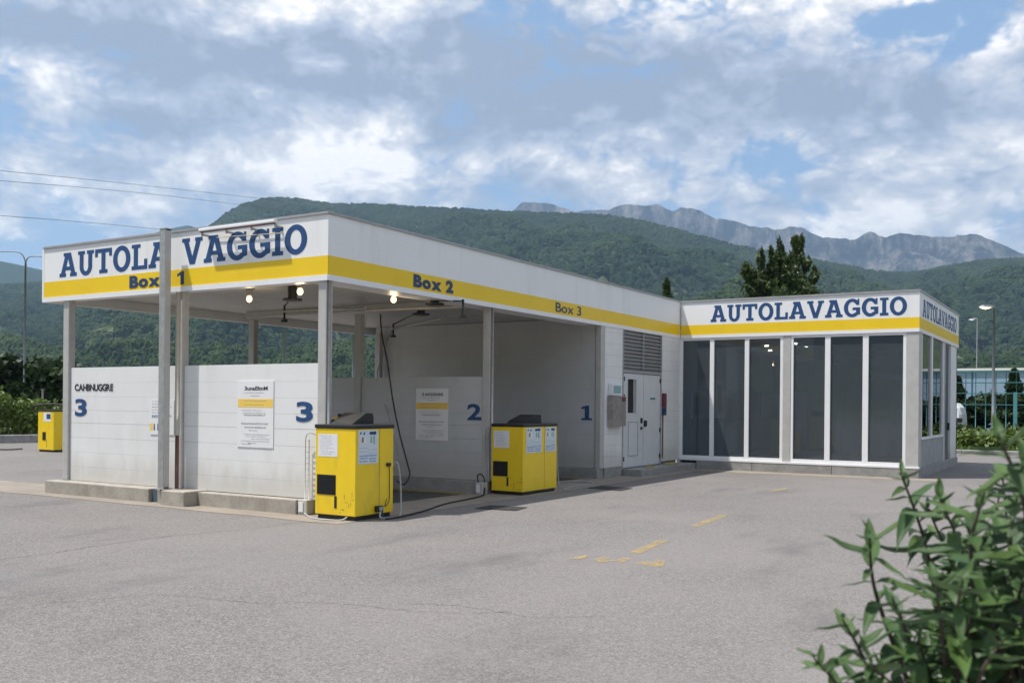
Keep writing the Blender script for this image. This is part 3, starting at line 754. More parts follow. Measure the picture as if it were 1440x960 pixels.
for u, v in ((1078, 486), (1083, 492.5), (1087, 497), (1118, 483), (1133, 488), (1150, 499)):
    x, y, z = onz(u, v, 3.255)
    l = empty('ceiling_spot', (x, y, 3.25), parent=inn)
    MB().cyl((x, y), .055, 3.235, 3.268, 14, .05).build('spot_lens', M_SPOT, l)
wm = empty('rollover_wash_machine', (4.2, 16.4, .21), 'dark rollover wash machine with rounded top roller behind the right hand panes', 'wash machine')
MD = mat('machine_grey', (.045, .045, .05), .4, var=.2)
for x in (3.35, 5.15): box('machine_post', x-.13, x+.13, 16.0, 16.8, .21, 2.75, MD, wm, b=.03)
box('machine_beam', 3.2, 5.3, 15.95, 16.85, 2.751, 3.12, MD, wm, b=.06)
MB().tube([(3.5, 15.75, 2.7), (5.0, 15.75, 2.7)], .26, 18).build('roller_brush', mat('dark_brush', (.03, .035, .05), .9, bump=1, bscale=60), wm)
for x in (3.65, 4.85): MB().cyl((x, 15.75), .22, .35, 2.3, 16).build('side_brush', bpy.data.materials['dark_brush'], wm)

# sign lamp bar in front of the end fascia
sb = empty('sign_light_bar', (-1.9, -.2, 4.2), 'thin white light bar on brackets above the letters of the end fascia', 'light bar')
bx0, bx1 = ony(281, 330, -.20)[0], ony(388, 322, -.20)[0]
box('lamp_tube', bx0, bx1, -.235, -.165, 4.185, 4.235, M_TRIM, sb, b=.012)
box('lamp_underside', bx0+.02, bx1-.02, -.225, -.175, 4.172, 4.184, M_BROWN, sb)
for t in (.02, .35, .68, .98):
    x = bx0+(bx1-bx0)*t; box('bracket', x-.015, x+.015, -.166, yS-.001, 4.13, 4.155, M_STEEL, sb); box('bracket', x-.013, x+.013, -.19, -.168, 4.12, 4.184, M_STEEL, sb)
pf = MB(); pf.tube([(bx0+.25, -.085, 4.10), (bx1+.02, -.085, 4.05)], .007, 6); pf.build('conduit', M_BEIGE, sb)

# ------------------------------------------------------------------ wall lettering and boards
fm = faceS(.003)
wl = [c for c in wash.children if c.name.startswith('low_wall')]
text('CAHBNUGGRE', fm, ony(105, 545, 0)[0], ony(159, 545, 0)[0], ony(130, 549.5, 0)[2], ony(130, 539.5, 0)[2], M_BLACKTX, wl[0], .035, d=.004, gap=-.01)
def digit(ch, u0, u1, v0, v1, y, par, slabf=False):
    a0, a1 = ony(u0, v1, y)[0], ony(u1, v1, y)[0]; b0 = ony((u0+u1)/2, v1, y)[2]; b1 = ony((u0+u1)/2, v0, y)[2]
    if slabf: slab(ch, faceS(y), a0, a1, b0, b1, M_BLUE, par, name='digit', d=.004)
    else: text(ch, faceS(y), a0, a1, b0, b1, M_BLUE, par, .03, name='digit', d=.004)
digit('3', 105.5, 122, 560.5, 585, .003, wl[0])
digit('3', 416.5, 440, 564.5, 593, .003, wl[2])
digit('2', 657, 677, 567.5, 590.5, 4.273, wl[3])
fw_ = [c for c in wash.children if c.name.startswith('full_wall')][0]
digit('1', 817.5, 832.5, 570, 590.5, 8.633, fw_, True)

def board(u0, u1, v0, v1, y, title, label, seed):
    a0, a1 = ony(u0, (v0+v1)/2, y)[0], ony(u1, (v0+v1)/2, y)[0]; b0 = ony((u0+u1)/2, v1, y)[2]; b1 = ony((u0+u1)/2, v0, y)[2]
    f = faceS(y); w = a1-a0; h = b1-b0
    r = empty('notice_board', (a0, y, b0), label, 'notice board', 'rules boards on the bay walls')
    fbox('board', f, a0, a1, b0, b1, 0.001, .008, M_SIGN, r, b=.002)
    fbox('amber_band', f, a0+.01, a1-.01, b0+h*.60, b0+h*.725, .0085, .0095, M_SIGNY, r)
    text(title, f, a0+w*.20, a0+w*.84, b0+h*.855, b0+h*.915, M_BLACKTX, r, .03, name='heading', d=.010, split=False)
    rows = [(.815, .18, .75), (.77, .37, .62), (.69, .2, .82), (.635, .18, .75), (.55, .12, .68), (.51, .15, .78), (.485, .18, .78), (.475, .2, .75), (.36, .1, .88), (.345, .12, .86), (.30, .2, .8), (.292, .22, .82), (.25, .33, .58), (.19, .2, .9), (.16, .25, .82), (.125, .4, .9), (.09, .12, .9), (.06, .3, .55), (.045, .12, .4)]
    lines(f, a0, a1, [(b0+h*z, p, q_) for z, p, q_ in rows], M_GREYTX, r, d=.010, hgt=.010, seed=seed)
board(334.5, 385, 535, 629, .003, '3unaEltnM', 'white rules board with amber band on the sunlit wall left of the large blue 3', 1)
board(585, 630.5, 546, 619, 4.273, 'I3 ANCE33UNNS', 'white rules board with amber band on the shaded wall left of the blue 2', 2)
# smaller sheet behind the pillar
a0, a1 = ony(211.5, 590, .003)[0], ony(245, 590, .003)[0]; b0, b1 = ony(228, 611, .003)[2], ony(228, 562, .003)[2]
ps = empty('price_sheet', (a0, 0, b0), 'small white notice sheet half hidden behind the tall steel pillar', 'notice')
f = faceS(.003); fbox('sheet', f, a0, a1, b0, b1, .001, .008, M_SIGN, ps)
lines(f, a0+.02, a1-.02, [(b1-.03-.045*i, .05, .5+.45*((i*7) % 3)/2) for i in range(6)], M_GREYTX, ps, d=.009, hgt=.012, seed=4)
lines(f, a0+.02, a1-.02, [(b1-.27, .05, .95), (b1-.29, .05, .8)], M_LTX, ps, d=.009, hgt=.018, seed=5)
q = MB(); q.add([f(a0+.0, b0+.06, .0085), f(a0+.07, b0+.06, .0085), f(a0+.07, b0+.19, .0085), f(a0+.0, b0+.17, .0085)], [(0, 1, 2, 3)]); q.build('amber_patch', M_SIGNY, ps)
q = MB()
for i in range(3): q.add([f(a0+.09+i*.09, b0+.07, .009), f(a0+.125+i*.09, b0+.07, .009), f(a0+.12+i*.09, b0+.17, .009), f(a0+.095+i*.09, b0+.18, .009)], [(0, 1, 2, 3)])
q.build('pictogram', M_BLUE, ps)

# ------------------------------------------------------------------ cabinets (vacuum / pump cabinets)
def cabinet(x0, x1, y0, y1, h, label, style, seed, con=True):
    R = random.Random(seed)
    r = empty('wash_control_cabinet', ((x0+x1)/2, (y0+y1)/2, 0), label, 'control cabinet', 'yellow cabinets of the wash')
    body = box('body', x0, x1, y0, y1, .065, h-.055, M_CAB, r, b=.008)
    box('base', x0+.03, x1-.03, y0+.03, y1-.03, 0, .064, M_BLACK, r)
    box('lid', x0-.012, x1+.012, y0-.012, y1+.012, h-.054, h, M_BLACK, r, b=.012)
    fs, fe_ = faceS(y0), faceE(x1); w = x1-x0; l = y1-y0
    if style != 'far':
        # front: paper, vent, slot, scribbles
        pa = fbox('paper_notice', fs, x0+.07*w, x0+.56*w, h*.66, h*.90, .001, .003, M_PAPER, r)
        lines(fs, x0+.1*w, x0+.53*w, [(h*(.875-.021*i), .05+.1*R.random(), .5+.45*R.random()) for i in range(10)], M_GREYTX, r, d=.004, hgt=.006, seed=seed, wl=.03)
        vt = empty('vent_grille', fs(x0+.05*w, h*.27, 0), parent=r)
        fbox('grille_back', fs, x0+.05*w, x0+.52*w, h*.26, h*.47, .001, .004, M_DARKSLOT, vt)
        for i in range(12): fbox('grille_bar', fs, x0+.06*w, x0+.51*w, h*(.265+.0172*i), h*(.265+.0172*i)+.008, .0042, .008, M_BLACK, vt)
        fbox('coin_slot', fs, x0+.49*w, x0+.545*w, h*.125, h*.25, .001, .006, M_BLACK, r)
        q = MB()
        for _ in range(9):
            a = x0+w*R.uniform(.58, .92); b_ = h*R.uniform(.07, .25)
            if R.random() < .5: q.box(a, a+R.uniform(.03, .10), y0-.002, y0-.0012, b_, b_+.005)
            else: q.box(a, a+.005, y0-.0022, y0-.0014, b_, b_+R.uniform(.02, .09))
        q.build('marker_scrawl', mat('scrawl_ink', (.20, .15, .06), .7), r, label='brown marker scribbles')
        # side (+x): poster(s), door seam, lock, cable clip
        sm = y0+l*.62
        fbox('door_seam', fe_, sm-.003, sm+.003, .08, h-.06, .0005, .0012, M_DARKSLOT, r)
        for (p, q_) in ([(.06, .60)] if style == 'near' else [(.08, .55), (.64, .97)]):
            po = empty('instruction_poster', fe_(y0+l*p, h*.58, 0), parent=r)
            a0, a1, b0, b1 = y0+l*p, y0+l*q_-.02, h*.59, h*.945
            fbox('sheet', fe_, a0, a1, b0, b1, .0013, .0035, mat('poster_sheet', (.62, .70, .74), .45), po)
            ww = a1-a0; hh = b1-b0
            for (pa0, pa1, pb0, pb1, mm) in ((.08, .16, .88, .95, M_BLACKTX), (.25, .33, .86, .95, M_BLUE), (.55, .9, .86, .96, M_NAVY), (.1, .16, .62, .78, M_SIGNY), (.18, .26, .64, .8, M_RED), (.30, .38, .62, .78, M_SIGN), (.60, .68, .62, .82, mat('green_figure', (.2, .36, .2))), (.74, .84, .58, .84, M_TEAL)):
                q = MB(); q.add([fe_(a0+ww*pa0, b0+hh*pb0, .004), fe_(a0+ww*pa1, b0+hh*pb0, .004), fe_(a0+ww*(pa1-.01), b0+hh*pb1, .004), fe_(a0+ww*(pa0+.012), b0+hh*(pb1-.01), .004)], [(0, 1, 2, 3)]); q.build('printed_figure', mm, po)
            lines(fe_, a0, a1, [(b0+hh*(.46-.05*i), .06+.4*(i % 2), .45+.5*(i % 2)) for i in range(4)], M_GREYTX, po, d=.004, hgt=.008, seed=seed+3)
            lines(fe_, a0, a1, [(b0+hh*.22, .06, .95), (b0+hh*.15, .08, .5), (b0+hh*.13, .55, .92), (b0+hh*.06, .06, .5), (b0+hh*.05, .58, .9)], M_LTX, po, d=.004, hgt=.020, seed=seed+4, wl=.07)
        if style == 'near':
            box('lock', x1, x1+.035, y1-.16, y1-.09, h*.55, h*.585, M_BLACK, r)
            tube('side_cable', spline([(x1+.012, y1-.10, h*.55), (x1+.012, y1-.095, h*.3), (x1+.015, y1-.11, h*.17), (x1+.02, y1-.20, h*.12), (x1+.02, y1-.17, h*.20)], 6), .005, M_BLACK, r, 6)
            box('plug_socket', x1-.0, x1+.07, y0+.40, y0+.52, .10, .18, M_BLACK, r, b=.01)
            box('socket_flap', x1+.0705, x1+.078, y0+.42, y0+.50, .12, .165, M_GREYP, r)
    else:
        fbox('paper_notice', fs, x0+.35*w, x0+.82*w, h*.72, h*.93, .001, .003, M_PAPER, r)
        fbox('blue_sticker', fs, x0+.55*w, x0+.80*w, h*.78, h*.90, .0035, .005, M_BLUE, r)
        fbox('coin_slot', fs, x0+.30*w, x0+.50*w, h*.28, h*.47, .001, .01, M_BLACK, r)
        fbox('hatch_outline', fs, x0+.56*w, x0+.58*w, h*.1, h*.3, .001, .003, M_BROWN, r)
        box('socket', x1, x1+.06, y0+.45, y0+.75, h*.48, h*.66, M_BLACK, r, b=.01)
    if con:
        # sloping console on the lid
        cx0, cx1 = x0+.05, x0+.05+w*.55
        yb0, yb1 = y0+l*.42, y0+l*.86
        if style == 'far': yb0, yb1 = y0+.1, y1-.2
        pr_ = [(yb0-.10, h), (yb0+.0, h+.055), (yb1-.16, h+.155), (yb1-.02, h+.155), (yb1, h+.12), (yb1+.01, h)]
        vs = [(cx0, a, b) for a, b in pr_]+[(cx1, a, b) for a, b in pr_]; n = len(pr_)
        mesh('console', vs, [tuple(range(n-1, -1, -1)), tuple(range(n, 2*n))]+[(i, (i+1) % n, n+(i+1) % n, n+i) for i in range(n)], M_BLACK, r)
    return r
cab1 = cabinet(.025, .75, -.31, .50, 1.30, 'yellow wash cabinet at the canopy corner beside the sunlit large blue 3', 'near', 11)
cab2 = cabinet(.03, .68, 4.20, 5.42, 1.255, 'yellow wash cabinet with two side posters right of the blue 2', 'mid', 12)
cab3 = cabinet(ony(53.5, 600, 7.62)[0], ony(75.5, 600, 7.62)[0], 7.62, 8.9, 1.30, 'yellow vacuum cabinet with a blue sticker standing far left near the hedge', 'far', 13, con=False)
tube('vacuum_hose', spline([(-19.6, 7.9, 1.31), (-19.5, 7.9, 1.42), (-19.1, 8.2, 1.47), (-18.8, 8.4, 1.43), (-18.7, 8.5, 1.31)], 6), .03, M_RUB, cab3, 8)
tube('power_cable', spline([(-19.7, 7.62, .06), (-20.1, 7.4, .03), (-20.5, 7.2, .04), (-20.6, 7.15, .10)], 6), .022, M_RUB, cab3, 7)
# second console object seen behind the first: a mat holder
mh = empty('floor_mat_rack', (-.5, 2.2, 0), 'black and amber rack behind the lid of the sunlit corner cabinet', 'rack')
xx, yy, zz = ony(476, 585, 2.6)
box('rack_tray', xx-.25, xx+.28, 2.5, 2.9, 1.22, 1.30, M_BLACK, mh, b=.01); box('amber_edge', xx-.25, xx+.20, 2.48, 2.499, 1.31, 1.35, M_SIGNY, mh)
box('rack_back', xx-.25, xx+.28, 2.86, 2.9, 1.301, 1.40, M_BLACK, mh)
for q_ in (-.2, .22): box('rack_leg', xx+q_-.02, xx+q_+.02, 2.68, 2.72, .0, 1.219, M_BLACK, mh)

# cables at the cabinets
def cable(name, pts, r, mt, label, k=8, grp=None): return tag(tube(name, spline(pts, k), r, mt, None, 7), label, 'cable', grp)
cable('cable', [(-.30, -.17, .03), (-.1, -.3, .012), (.1, -.42, .012), (.35, -.45, .012), (.55, -.36, .012), (.6, -.28, .06)], .013, M_GREYP, 'pale grey cable on the ground before the sunlit corner cabinet')
cable('cable', [(.80, .18, .12), (.90, .05, .03), (.95, .3, .015), (.88, .5, .02), (.83, .58, .20), (.80, .60, .5), (.76, .58, .75), (.70, .54, .70)], .013, M_GREYP, 'grey cable looping up the right side of the sunlit corner cabinet')
cable('cable', [(.83, .16, .10), (.92, .1, .02), (.96, .4, .015), (.75, 1.3, .015), (.45, 2.2, .015), (.30, 3.2, .018), (.15, 3.75, .02), (.02, 4.0, .12)], .014, M_RUB, 'black cable lying across the bay entrance between the two cabinets')
cable('cable', [(.66, 5.46, .9), (.68, 5.47, .3), (.7, 5.6, .03), (.5, 6.5, .015), (.55, 7.2, .015), (.1, 7.4, .015), (-.3, 6.9, .015)], .010, M_GREYP, 'thin grey cable curling on the ground right of the shaded cabinet')
# socket boxes beside the cabinets
def sockbox(x0, x1, y0, y1, h, label):
    r = empty('socket_box', (x0, y0, 0), label, 'socket box', 'grey socket boxes at the kerb ends')
    box('housing', x0, x1, y0, y1, 0.002, h, M_COL, r, b=.01); box('socket_plate', x0+.02, x0+(x1-x0)*.62, y0-.012, y0, h*.2, h*.85, M_PAPER, r)
sockbox(-.46, -.29, -.14, .015, .215, 'grey socket box with white plate on the ground at the end of the sunlit kerb')
sockbox(-.13, .02, 3.93, 4.09, .215, 'dark socket box with black handle at the column foot by the blue 2')
tube('handle', spline([(-.09, 3.96, .21), (-.11, 3.96, .33), (-.05, 3.98, .36), (.0, 4.0, .30), (.0, 4.02, .21)], 5), .012, M_RUB, bpy.data.objects['socket_box.001'], 7)
def ladder(x, y, z0, z1, label):
    r = empty('cable_ladder', (x, y, z0), label, 'cable ladder', 'thin wire ladders beside the cabinets')
    tube('rail', [(x-.035, y, z0), (x-.035, y, z1)], .006, M_STEEL, r, 6); tube('rail', [(x+.035, y, z0), (x+.035, y, z1)], .006, M_STEEL, r, 6)
    for i in range(11): tube('rung', [(x-.034, y, z0+.04+(z1-z0-.06)*i/10), (x+.034, y, z0+.04+(z1-z0-.06)*i/10)], .005, M_STEEL, r, 6)
    tube('feed_wire', spline([(x-.03, y, z1), (x+.0, y-.01, z1+.07), (x+.09, y, z1+.09), (x+.16, y+.1, z1+.02)], 5), .006, M_GREYP, r, 6)
ladder(ony(432, 650, -.06)[0], -.06, .21, 1.07, 'thin wire cable ladder against the sunlit wall left of the corner cabinet')
ladder(ony(685, 640, 4.2)[0], 4.2, .21, 1.10, 'thin wire cable ladder in shade just left of the column by the blue 2')

# drain gratings and bay floor details
def grate(name, pts, nbar, label):
    a, b, c, d = [Vector(onz(*p)) for p in pts]
    r = empty(name, a, label, 'drain grate', 'iron drain gratings in front of the bays')
    q = MB(); q.add([(p.x, p.y, .006) for p in (a, b, c, d)]+[(p.x, p.y, .003) for p in (a, b, c, d)], [(0, 1, 2, 3)]); q.build('pit', M_DARKSLOT, r)
    q = MB()
    for i in range(nbar+1):
        t = i/nbar; s = a.lerp(b, t); e = d.lerp(c, t); w = (b-a).normalized()*.012
        q.add([(p.x, p.y, .009) for p in (s-w, s+w, e+w, e-w)], [(0, 1, 2, 3)])
    for s, e in ((a, b), (d, c), (a.lerp(d, .5), b.lerp(c, .5))):
        w = (d-a).normalized()*.014; q.add([(p.x, p.y, .0095) for p in (s-w, s+w, e+w, e-w)], [(0, 1, 2, 3)])
    q.build('grating_bars', M_IRON, r)
grate('drain_grate', [(668, 715), (725, 718), (741, 713.5), (690, 710.5)], 16, 'iron drain grating in the asphalt before the shaded cabinet')
grate('drain_grate', [(826, 686), (872, 690), (889, 686.5), (846, 683)], 16, 'iron drain grating lying left of the door step')
M_WET = mat('dark_damp_floor', (.05, .048, .047), .45, var=.5, vscale=2)
def patch(pts, name, mt, z=.0085): return mesh(name, [(*onz(*p)[:2], z) for p in pts], [tuple(range(len(pts)))], mt, kind='structure')
box('wash_pit_floor', -5.6, -.35, .75, 3.7, .0045, .0085, M_WET, None, kind='structure')
box('wash_pit_floor', -5.6, -.35, 5.2, 8.1, .0045, .0085, M_WET, None, kind='structure')
M_YW = mat('dirty_yellow_edge', (.34, .25, .08), .8, var=.5, vscale=6)
box('yellow_pit_edge', -5.6, -.30, 3.71, 3.85, .004, .02, M_YW, None, kind='structure')
box('yellow_pit_edge', -5.6, -.30, 8.11, 8.22, .004, .02, M_YW, None, kind='structure')

# meter and steel box on the service wall
eb = empty('electric_box', (.0, 9.5, 1.1), 'stainless steel box under a teal meter on the wall left of the door', 'electric box')
y0_, y1_ = onx(862, 575, .14)[1], onx(880, 575, .14)[1]
box('steel_cabinet', .002, .15, y0_, y1_, 1.13, 1.80, M_STAIN, eb, b=.01)
box('cabinet_label', .151, .155, y1_-.22, y1_-.04, 1.68, 1.78, M_RED, eb)
box('meter_box', .002, .10, y0_+.05, y1_-.12, 1.81, 2.07, M_PAPER, eb, b=.01)
box('meter_face', .101, .106, y0_+.10, y1_-.18, 1.86, 2.03, M_TEAL, eb)
fx = empty('fire_alarm_post', (.02, 12.05, 1.2), 'narrow red and blue box on the wall right of the double door', 'wall box')
box('red_box', .002, .07, 11.99, 12.15, 1.55, 1.90, M_RED, fx, b=.01); box('blue_box', .002, .07, 12.0, 12.14, 1.36, 1.548, M_NAVY, fx, b=.01)
tube('conduit', [(.02, 12.03, .3), (.02, 12.03, 1.36)], .014, M_BROWN, fx, 7)
cl = empty('rag', (.25, 11.9, .155), 'small yellow and brown rags lying on the concrete door step', 'rag')
q = MB(); R = random.Random(3)
for k, (x, y) in enumerate(((.28, 10.6), (.22, 12.1))):
    n = 7; vs = []
    for i in range(n):
        for j in range(n): vs.append((x+(i/(n-1)-.5)*.22, y+(j/(n-1)-.5)*(.25+.4*k), .158+.05*R.random()*(1 if 0 < i < n-1 and 0 < j < n-1 else .1)))
    q.add(vs, [(i*n+j, (i+1)*n+j, (i+1)*n+j+1, i*n+j+1) for i in range(n-1) for j in range(n-1)])
q.build('cloth', mat('dirty_yellow_cloth', (.40, .34, .12), .9, var=.4, vscale=12), cl, smooth=True)

# ------------------------------------------------------------------ under the canopy: lamps, booms, hoses
def bulb(u, v, label):
    x, y, z = onz(u, v, 3.26)
    r = empty('ceiling_lamp', (x, y, 3.5), label, 'ceiling lamp', 'lit lamps under the canopy')
    MB().cyl((x, y), .09, 3.46, 3.499, 16).build('mount', M_STEEL, r, smooth=False)
    MB().cyl((x, y), .05, 3.36, 3.459, 12, .065).build('socket', M_GREYP, r, smooth=False)
    pl = bpy.data.lights.new('lamp_light', 'POINT'); pl.energy = 3.5; pl.color = (1, .74, .42); pl.shadow_soft_size = .06
    lo = bpy.data.objects.new('lamp_light', pl); C.objects.link(lo); lo.parent = r; lo.location = (0, 0, -.34)
    bm = bmesh.new(); bmesh.ops.create_uvsphere(bm, u_segments=14, v_segments=10, radius=.048)
    gb = MB().add([(v.co.x+x, v.co.y+y, v.co.z*1.15+3.305) for v in bm.verts], [[v.index for v in f.verts] for f in bm.faces]); bm.free()
    gb.build('bulb', M_BULB, r, smooth=True)
bulb(350.5, 424, 'lit ceiling lamp furthest left under the canopy'); bulb(422, 414, 'lit ceiling lamp just left of the corner column'); bulb(553.5, 425, 'lit ceiling lamp right of the corner column')
def boom(p0, p1, z, hub, label, hook=True, two=None):
    r = empty('wash_boom', (hub[0], hub[1], 3.5), label, 'wash boom', 'ceiling wash booms')
    MB().cyl(hub, .075, z+.07, 3.49, 18).build('hub', M_BLACK, r); MB().cyl(hub, .16, z+.04, z+.069, 20).build('swivel_disc', M_BLACK, r)
    tube('arm', [(*p0, z), (*p1, z)], .026, M_STEEL, r, 8)
    tube('brace', [(*p0, z+.09), (hub[0], hub[1], z+.12)], .014, M_BLACK, r, 6)
    if hook:
        tube('drop_fitting', [(*p0, z+.12), (*p0, z-.14)], .02, M_BLACK, r, 6); box('nozzle_holder', p0[0]-.05, p0[0]+.05, p0[1]-.03, p0[1]+.03, z-.19, z-.14, M_BLACK, r)
    return r
zB = 3.22
boom(onz(400, 438, zB)[:2], onz(513, 433, zB)[:2], zB, onz(411, 426, zB)[:2], 'grey wash boom with a drop fitting hanging left of the corner column')
boom(onz(651, 431, zB)[:2], onz(515, 437, zB)[:2], zB, onz(611, 432, zB)[:2], 'grey wash boom reaching from the bay edge behind the right hand lamp')
boom(onz(553, 462, zB)[:2], onz(622, 447, zB)[:2], zB, onz(592, 446, zB)[:2], 'lower wash boom arm hanging from a dark disc before the shaded full wall')
hz0 = onz(553, 462, zB)
def pth(lst): return [ony(u, v, y) for u, v, y in lst]
cable('hanging_hose', pth([(535, 441, 3.2), (537, 470, 3.2), (545, 510, 3.2), (552, 560, 3.1), (562, 610, 2.9), (573, 652, 2.6), (576, 668, 2.3), (568, 681, 2.1), (559, 676, 1.9)]), .014, M_RUB, 'black hose hanging from the ceiling down behind the sunlit corner cabinet')
cable('hanging_hose', [hz0]+pth([(545, 478, 5.6), (538, 500, 5.4), (531, 525, 4.9), (536, 552, 4.5), (548, 590, 4.0), (560, 640, 3.4)]), .012, M_GREYP, 'grey hose dangling from the lower boom arm in the second bay')
cable('hanging_hose', pth([(516, 445, 4.1), (512, 470, 4.1), (515, 500, 4.05), (509, 540, 4.0), (503, 580, 3.8)]), .007, M_GREYP, 'thin pale wire hanging beside the middle column of the divider')

# ------------------------------------------------------------------ street lamps, wires
def lamp_post(D, u, vtop, arms, label, lit=False, r0=.07, r1=.04, vbase=None):
    x, y, z = atd(u, vtop, D); r = empty('street_lamp', (x, y, 0), label, 'street lamp')
    MB().tube([(x, y, 0), (x, y, z*.5), (x, y, z)], r0, 10, r1).build('pole', M_LAMP, r, smooth=True)
    for du, dv, curved in arms:
        ex, ey, ez = atd(u+du, vtop+dv, D)
        if curved:
            mid = (x+(ex-x)*.22, y+(ey-y)*.22, z+(ez-z)*.75+.1); pts = spline([(x, y, z-.25), (x, y, z), mid, (ex, ey, ez)], 7)
            MB().tube(pts, .035, 8, .02).build('arm', M_LAMP, r, smooth=True)
        dx = Vector((ex-x, ey-y, 0)).normalized(); s = Vector((-dx.y, dx.x, 0))
        L = .62; w = .15; c = Vector((ex, ey, ez)) if curved else Vector((x, y, z)); e = c+dx*L
        if not curved: e = Vector((ex, ey, ez)); L = (e-c).length
        vs = []
        for t, ww, hh in ((0, .05, .05), (.3, w, .10), (.75, w, .09), (1, .05, .02)):
            p = c.lerp(e, t); vs += [p-s*ww, p-s*ww*.6+Vector((0, 0, hh)), p+s*ww*.6+Vector((0, 0, hh)), p+s*ww]
        fs = [(0, 1, 2, 3), (15, 14, 13, 12)]
        for i in range(3):
            for j in range(4): fs.append((i*4+j, (i+1)*4+j, (i+1)*4+(j+1) % 4, i*4+(j+1) % 4))
        mesh('lamp_head', vs, fs, M_LAMP, r)
        a = c.lerp(e, .25); b = c.lerp(e, .85)
        MB().add([a-s*w*.75+Vector((0, 0, -.004)), a+s*w*.75+Vector((0, 0, -.004)), b+s*w*.65+Vector((0, 0, -.004)), b-s*w*.65+Vector((0, 0, -.004)), (a+b)/2+Vector((0, 0, -.07))], [(0, 1, 4), (1, 2, 4), (2, 3, 4), (3, 0, 4)]).build('lens', M_LAMPLIT if lit else M_PAPER, r)
    return r
lamp_post(46, 36, 369, [(-42, -15, True), (34, -7, True)], 'tall twin armed street lamp rising behind the hedge at far left')
lamp_post(38, 1398, 433, [(-22, -1, False)], 'lit street lamp on a grey pole right of the glazed hall', lit=True)
lamp_post(72, 1374, 448, [(-12, 2, False)], 'small distant street lamp before the wooded slope left of the lit lamp', lit=False, r0=.04, r1=.03)
lamp_post(60, 400, 440, [(12, -3, False)], 'slim lamp pole seen between the left canopy columns', r0=.09, r1=.09)
lamp_post(60, 497.5, 445, [(12, -3, False)], 'slim lamp pole seen just left of the middle divider column', r0=.09, r1=.09)
lamp_post(44, 1330, 502, [(23, 2, False)], 'low lamp whose white head peeps out right of the glazed hall', r0=.08)
mp = empty('marker_post', atd(60, 575, 38)[:2]+(0,), 'small pinkish post before the dark trees behind the far left cabinet', 'post')
x, y, z = atd(60, 548, 38); MB().cyl((x, y), .035, 0, z, 8).build('post', mat('pink_post', (.40, .30, .28)), mp); box('post_cap', x-.05, x+.05, y-.05, y+.05, z, z+.03, M_STEEL, mp)
for pts, lb in ((((-60, 233), (0, 240), (120, 252), (240, 265), (400, 283)), 'uppermost power line crossing the sky at left'), (((-60, 247), (0, 254), (120, 264), (240, 276), (400, 296)), 'middle power line crossing the sky at left'), (((-60, 296), (0, 303), (100, 311), (200, 320), (330, 334)), 'lowest power line running toward the canopy roof at left')):
    tag(tube('power_line', spline([atd(u, v, 150+u*.35) for u, v in pts], 8), .045, M_WIRE, None, 6), lb, 'power line', 'power lines over the valley')

# ------------------------------------------------------------------ foliage helpers
def leafcloud(P, size, rng, up_bias=0., tri=False, elong=1.6):
    """P: (n,3) centres -> verts, faces of small leaf quads"""
    n = len(P); a = rng.normal(size=(n, 3)); a[:, 2] += up_bias; a /= np.linalg.norm(a, axis=1)[:, None]
    b = rng.normal(size=(n, 3)); b -= (b*a).sum(1)[:, None]*a; b /= np.linalg.norm(b, axis=1)[:, None]
    s = size*rng.uniform(.6, 1.3, (n, 1)); A = a*s*elong/2; B = b*s/2
    V = np.stack([P-A, P+B*.9, P+A, P-B*.9], 1).reshape(-1, 3)
    Fc = (np.arange(n)[:, None]*4+np.array([0, 1, 2, 3])).tolist()
    return V, Fc
def fastmesh(name, V, nper, mt, parent=None, **kw):
    """quads, foreach"""
    n = len(V)//nper; me = bpy.data.meshes.new(name)
    o0 = V.mean(0); o0[2] = V[:, 2].min()
    me.vertices.add(len(V)); me.vertices.foreach_set('co', (V-o0).astype(np.float32).ravel())
    me.loops.add(n*nper); me.loops.foreach_set('vertex_index', np.arange(n*nper, dtype=np.int32))
    me.polygons.add(n); me.polygons.foreach_set('loop_start', np.arange(0, n*nper, nper, dtype=np.int32)); me.polygons.foreach_set('loop_total', np.full(n, nper, dtype=np.int32))
    me.update(calc_edges=True); me.materials.append(mt)
    o = bpy.data.objects.new(name, me); C.objects.link(o); p = Vector(ORG[parent.name]) if parent else Vector((0, 0, 0))
    o.location = Vector(o0)-p; ORG[o.name] = tuple(o0)
    if parent: o.parent = parent
    return tag(o, **kw)
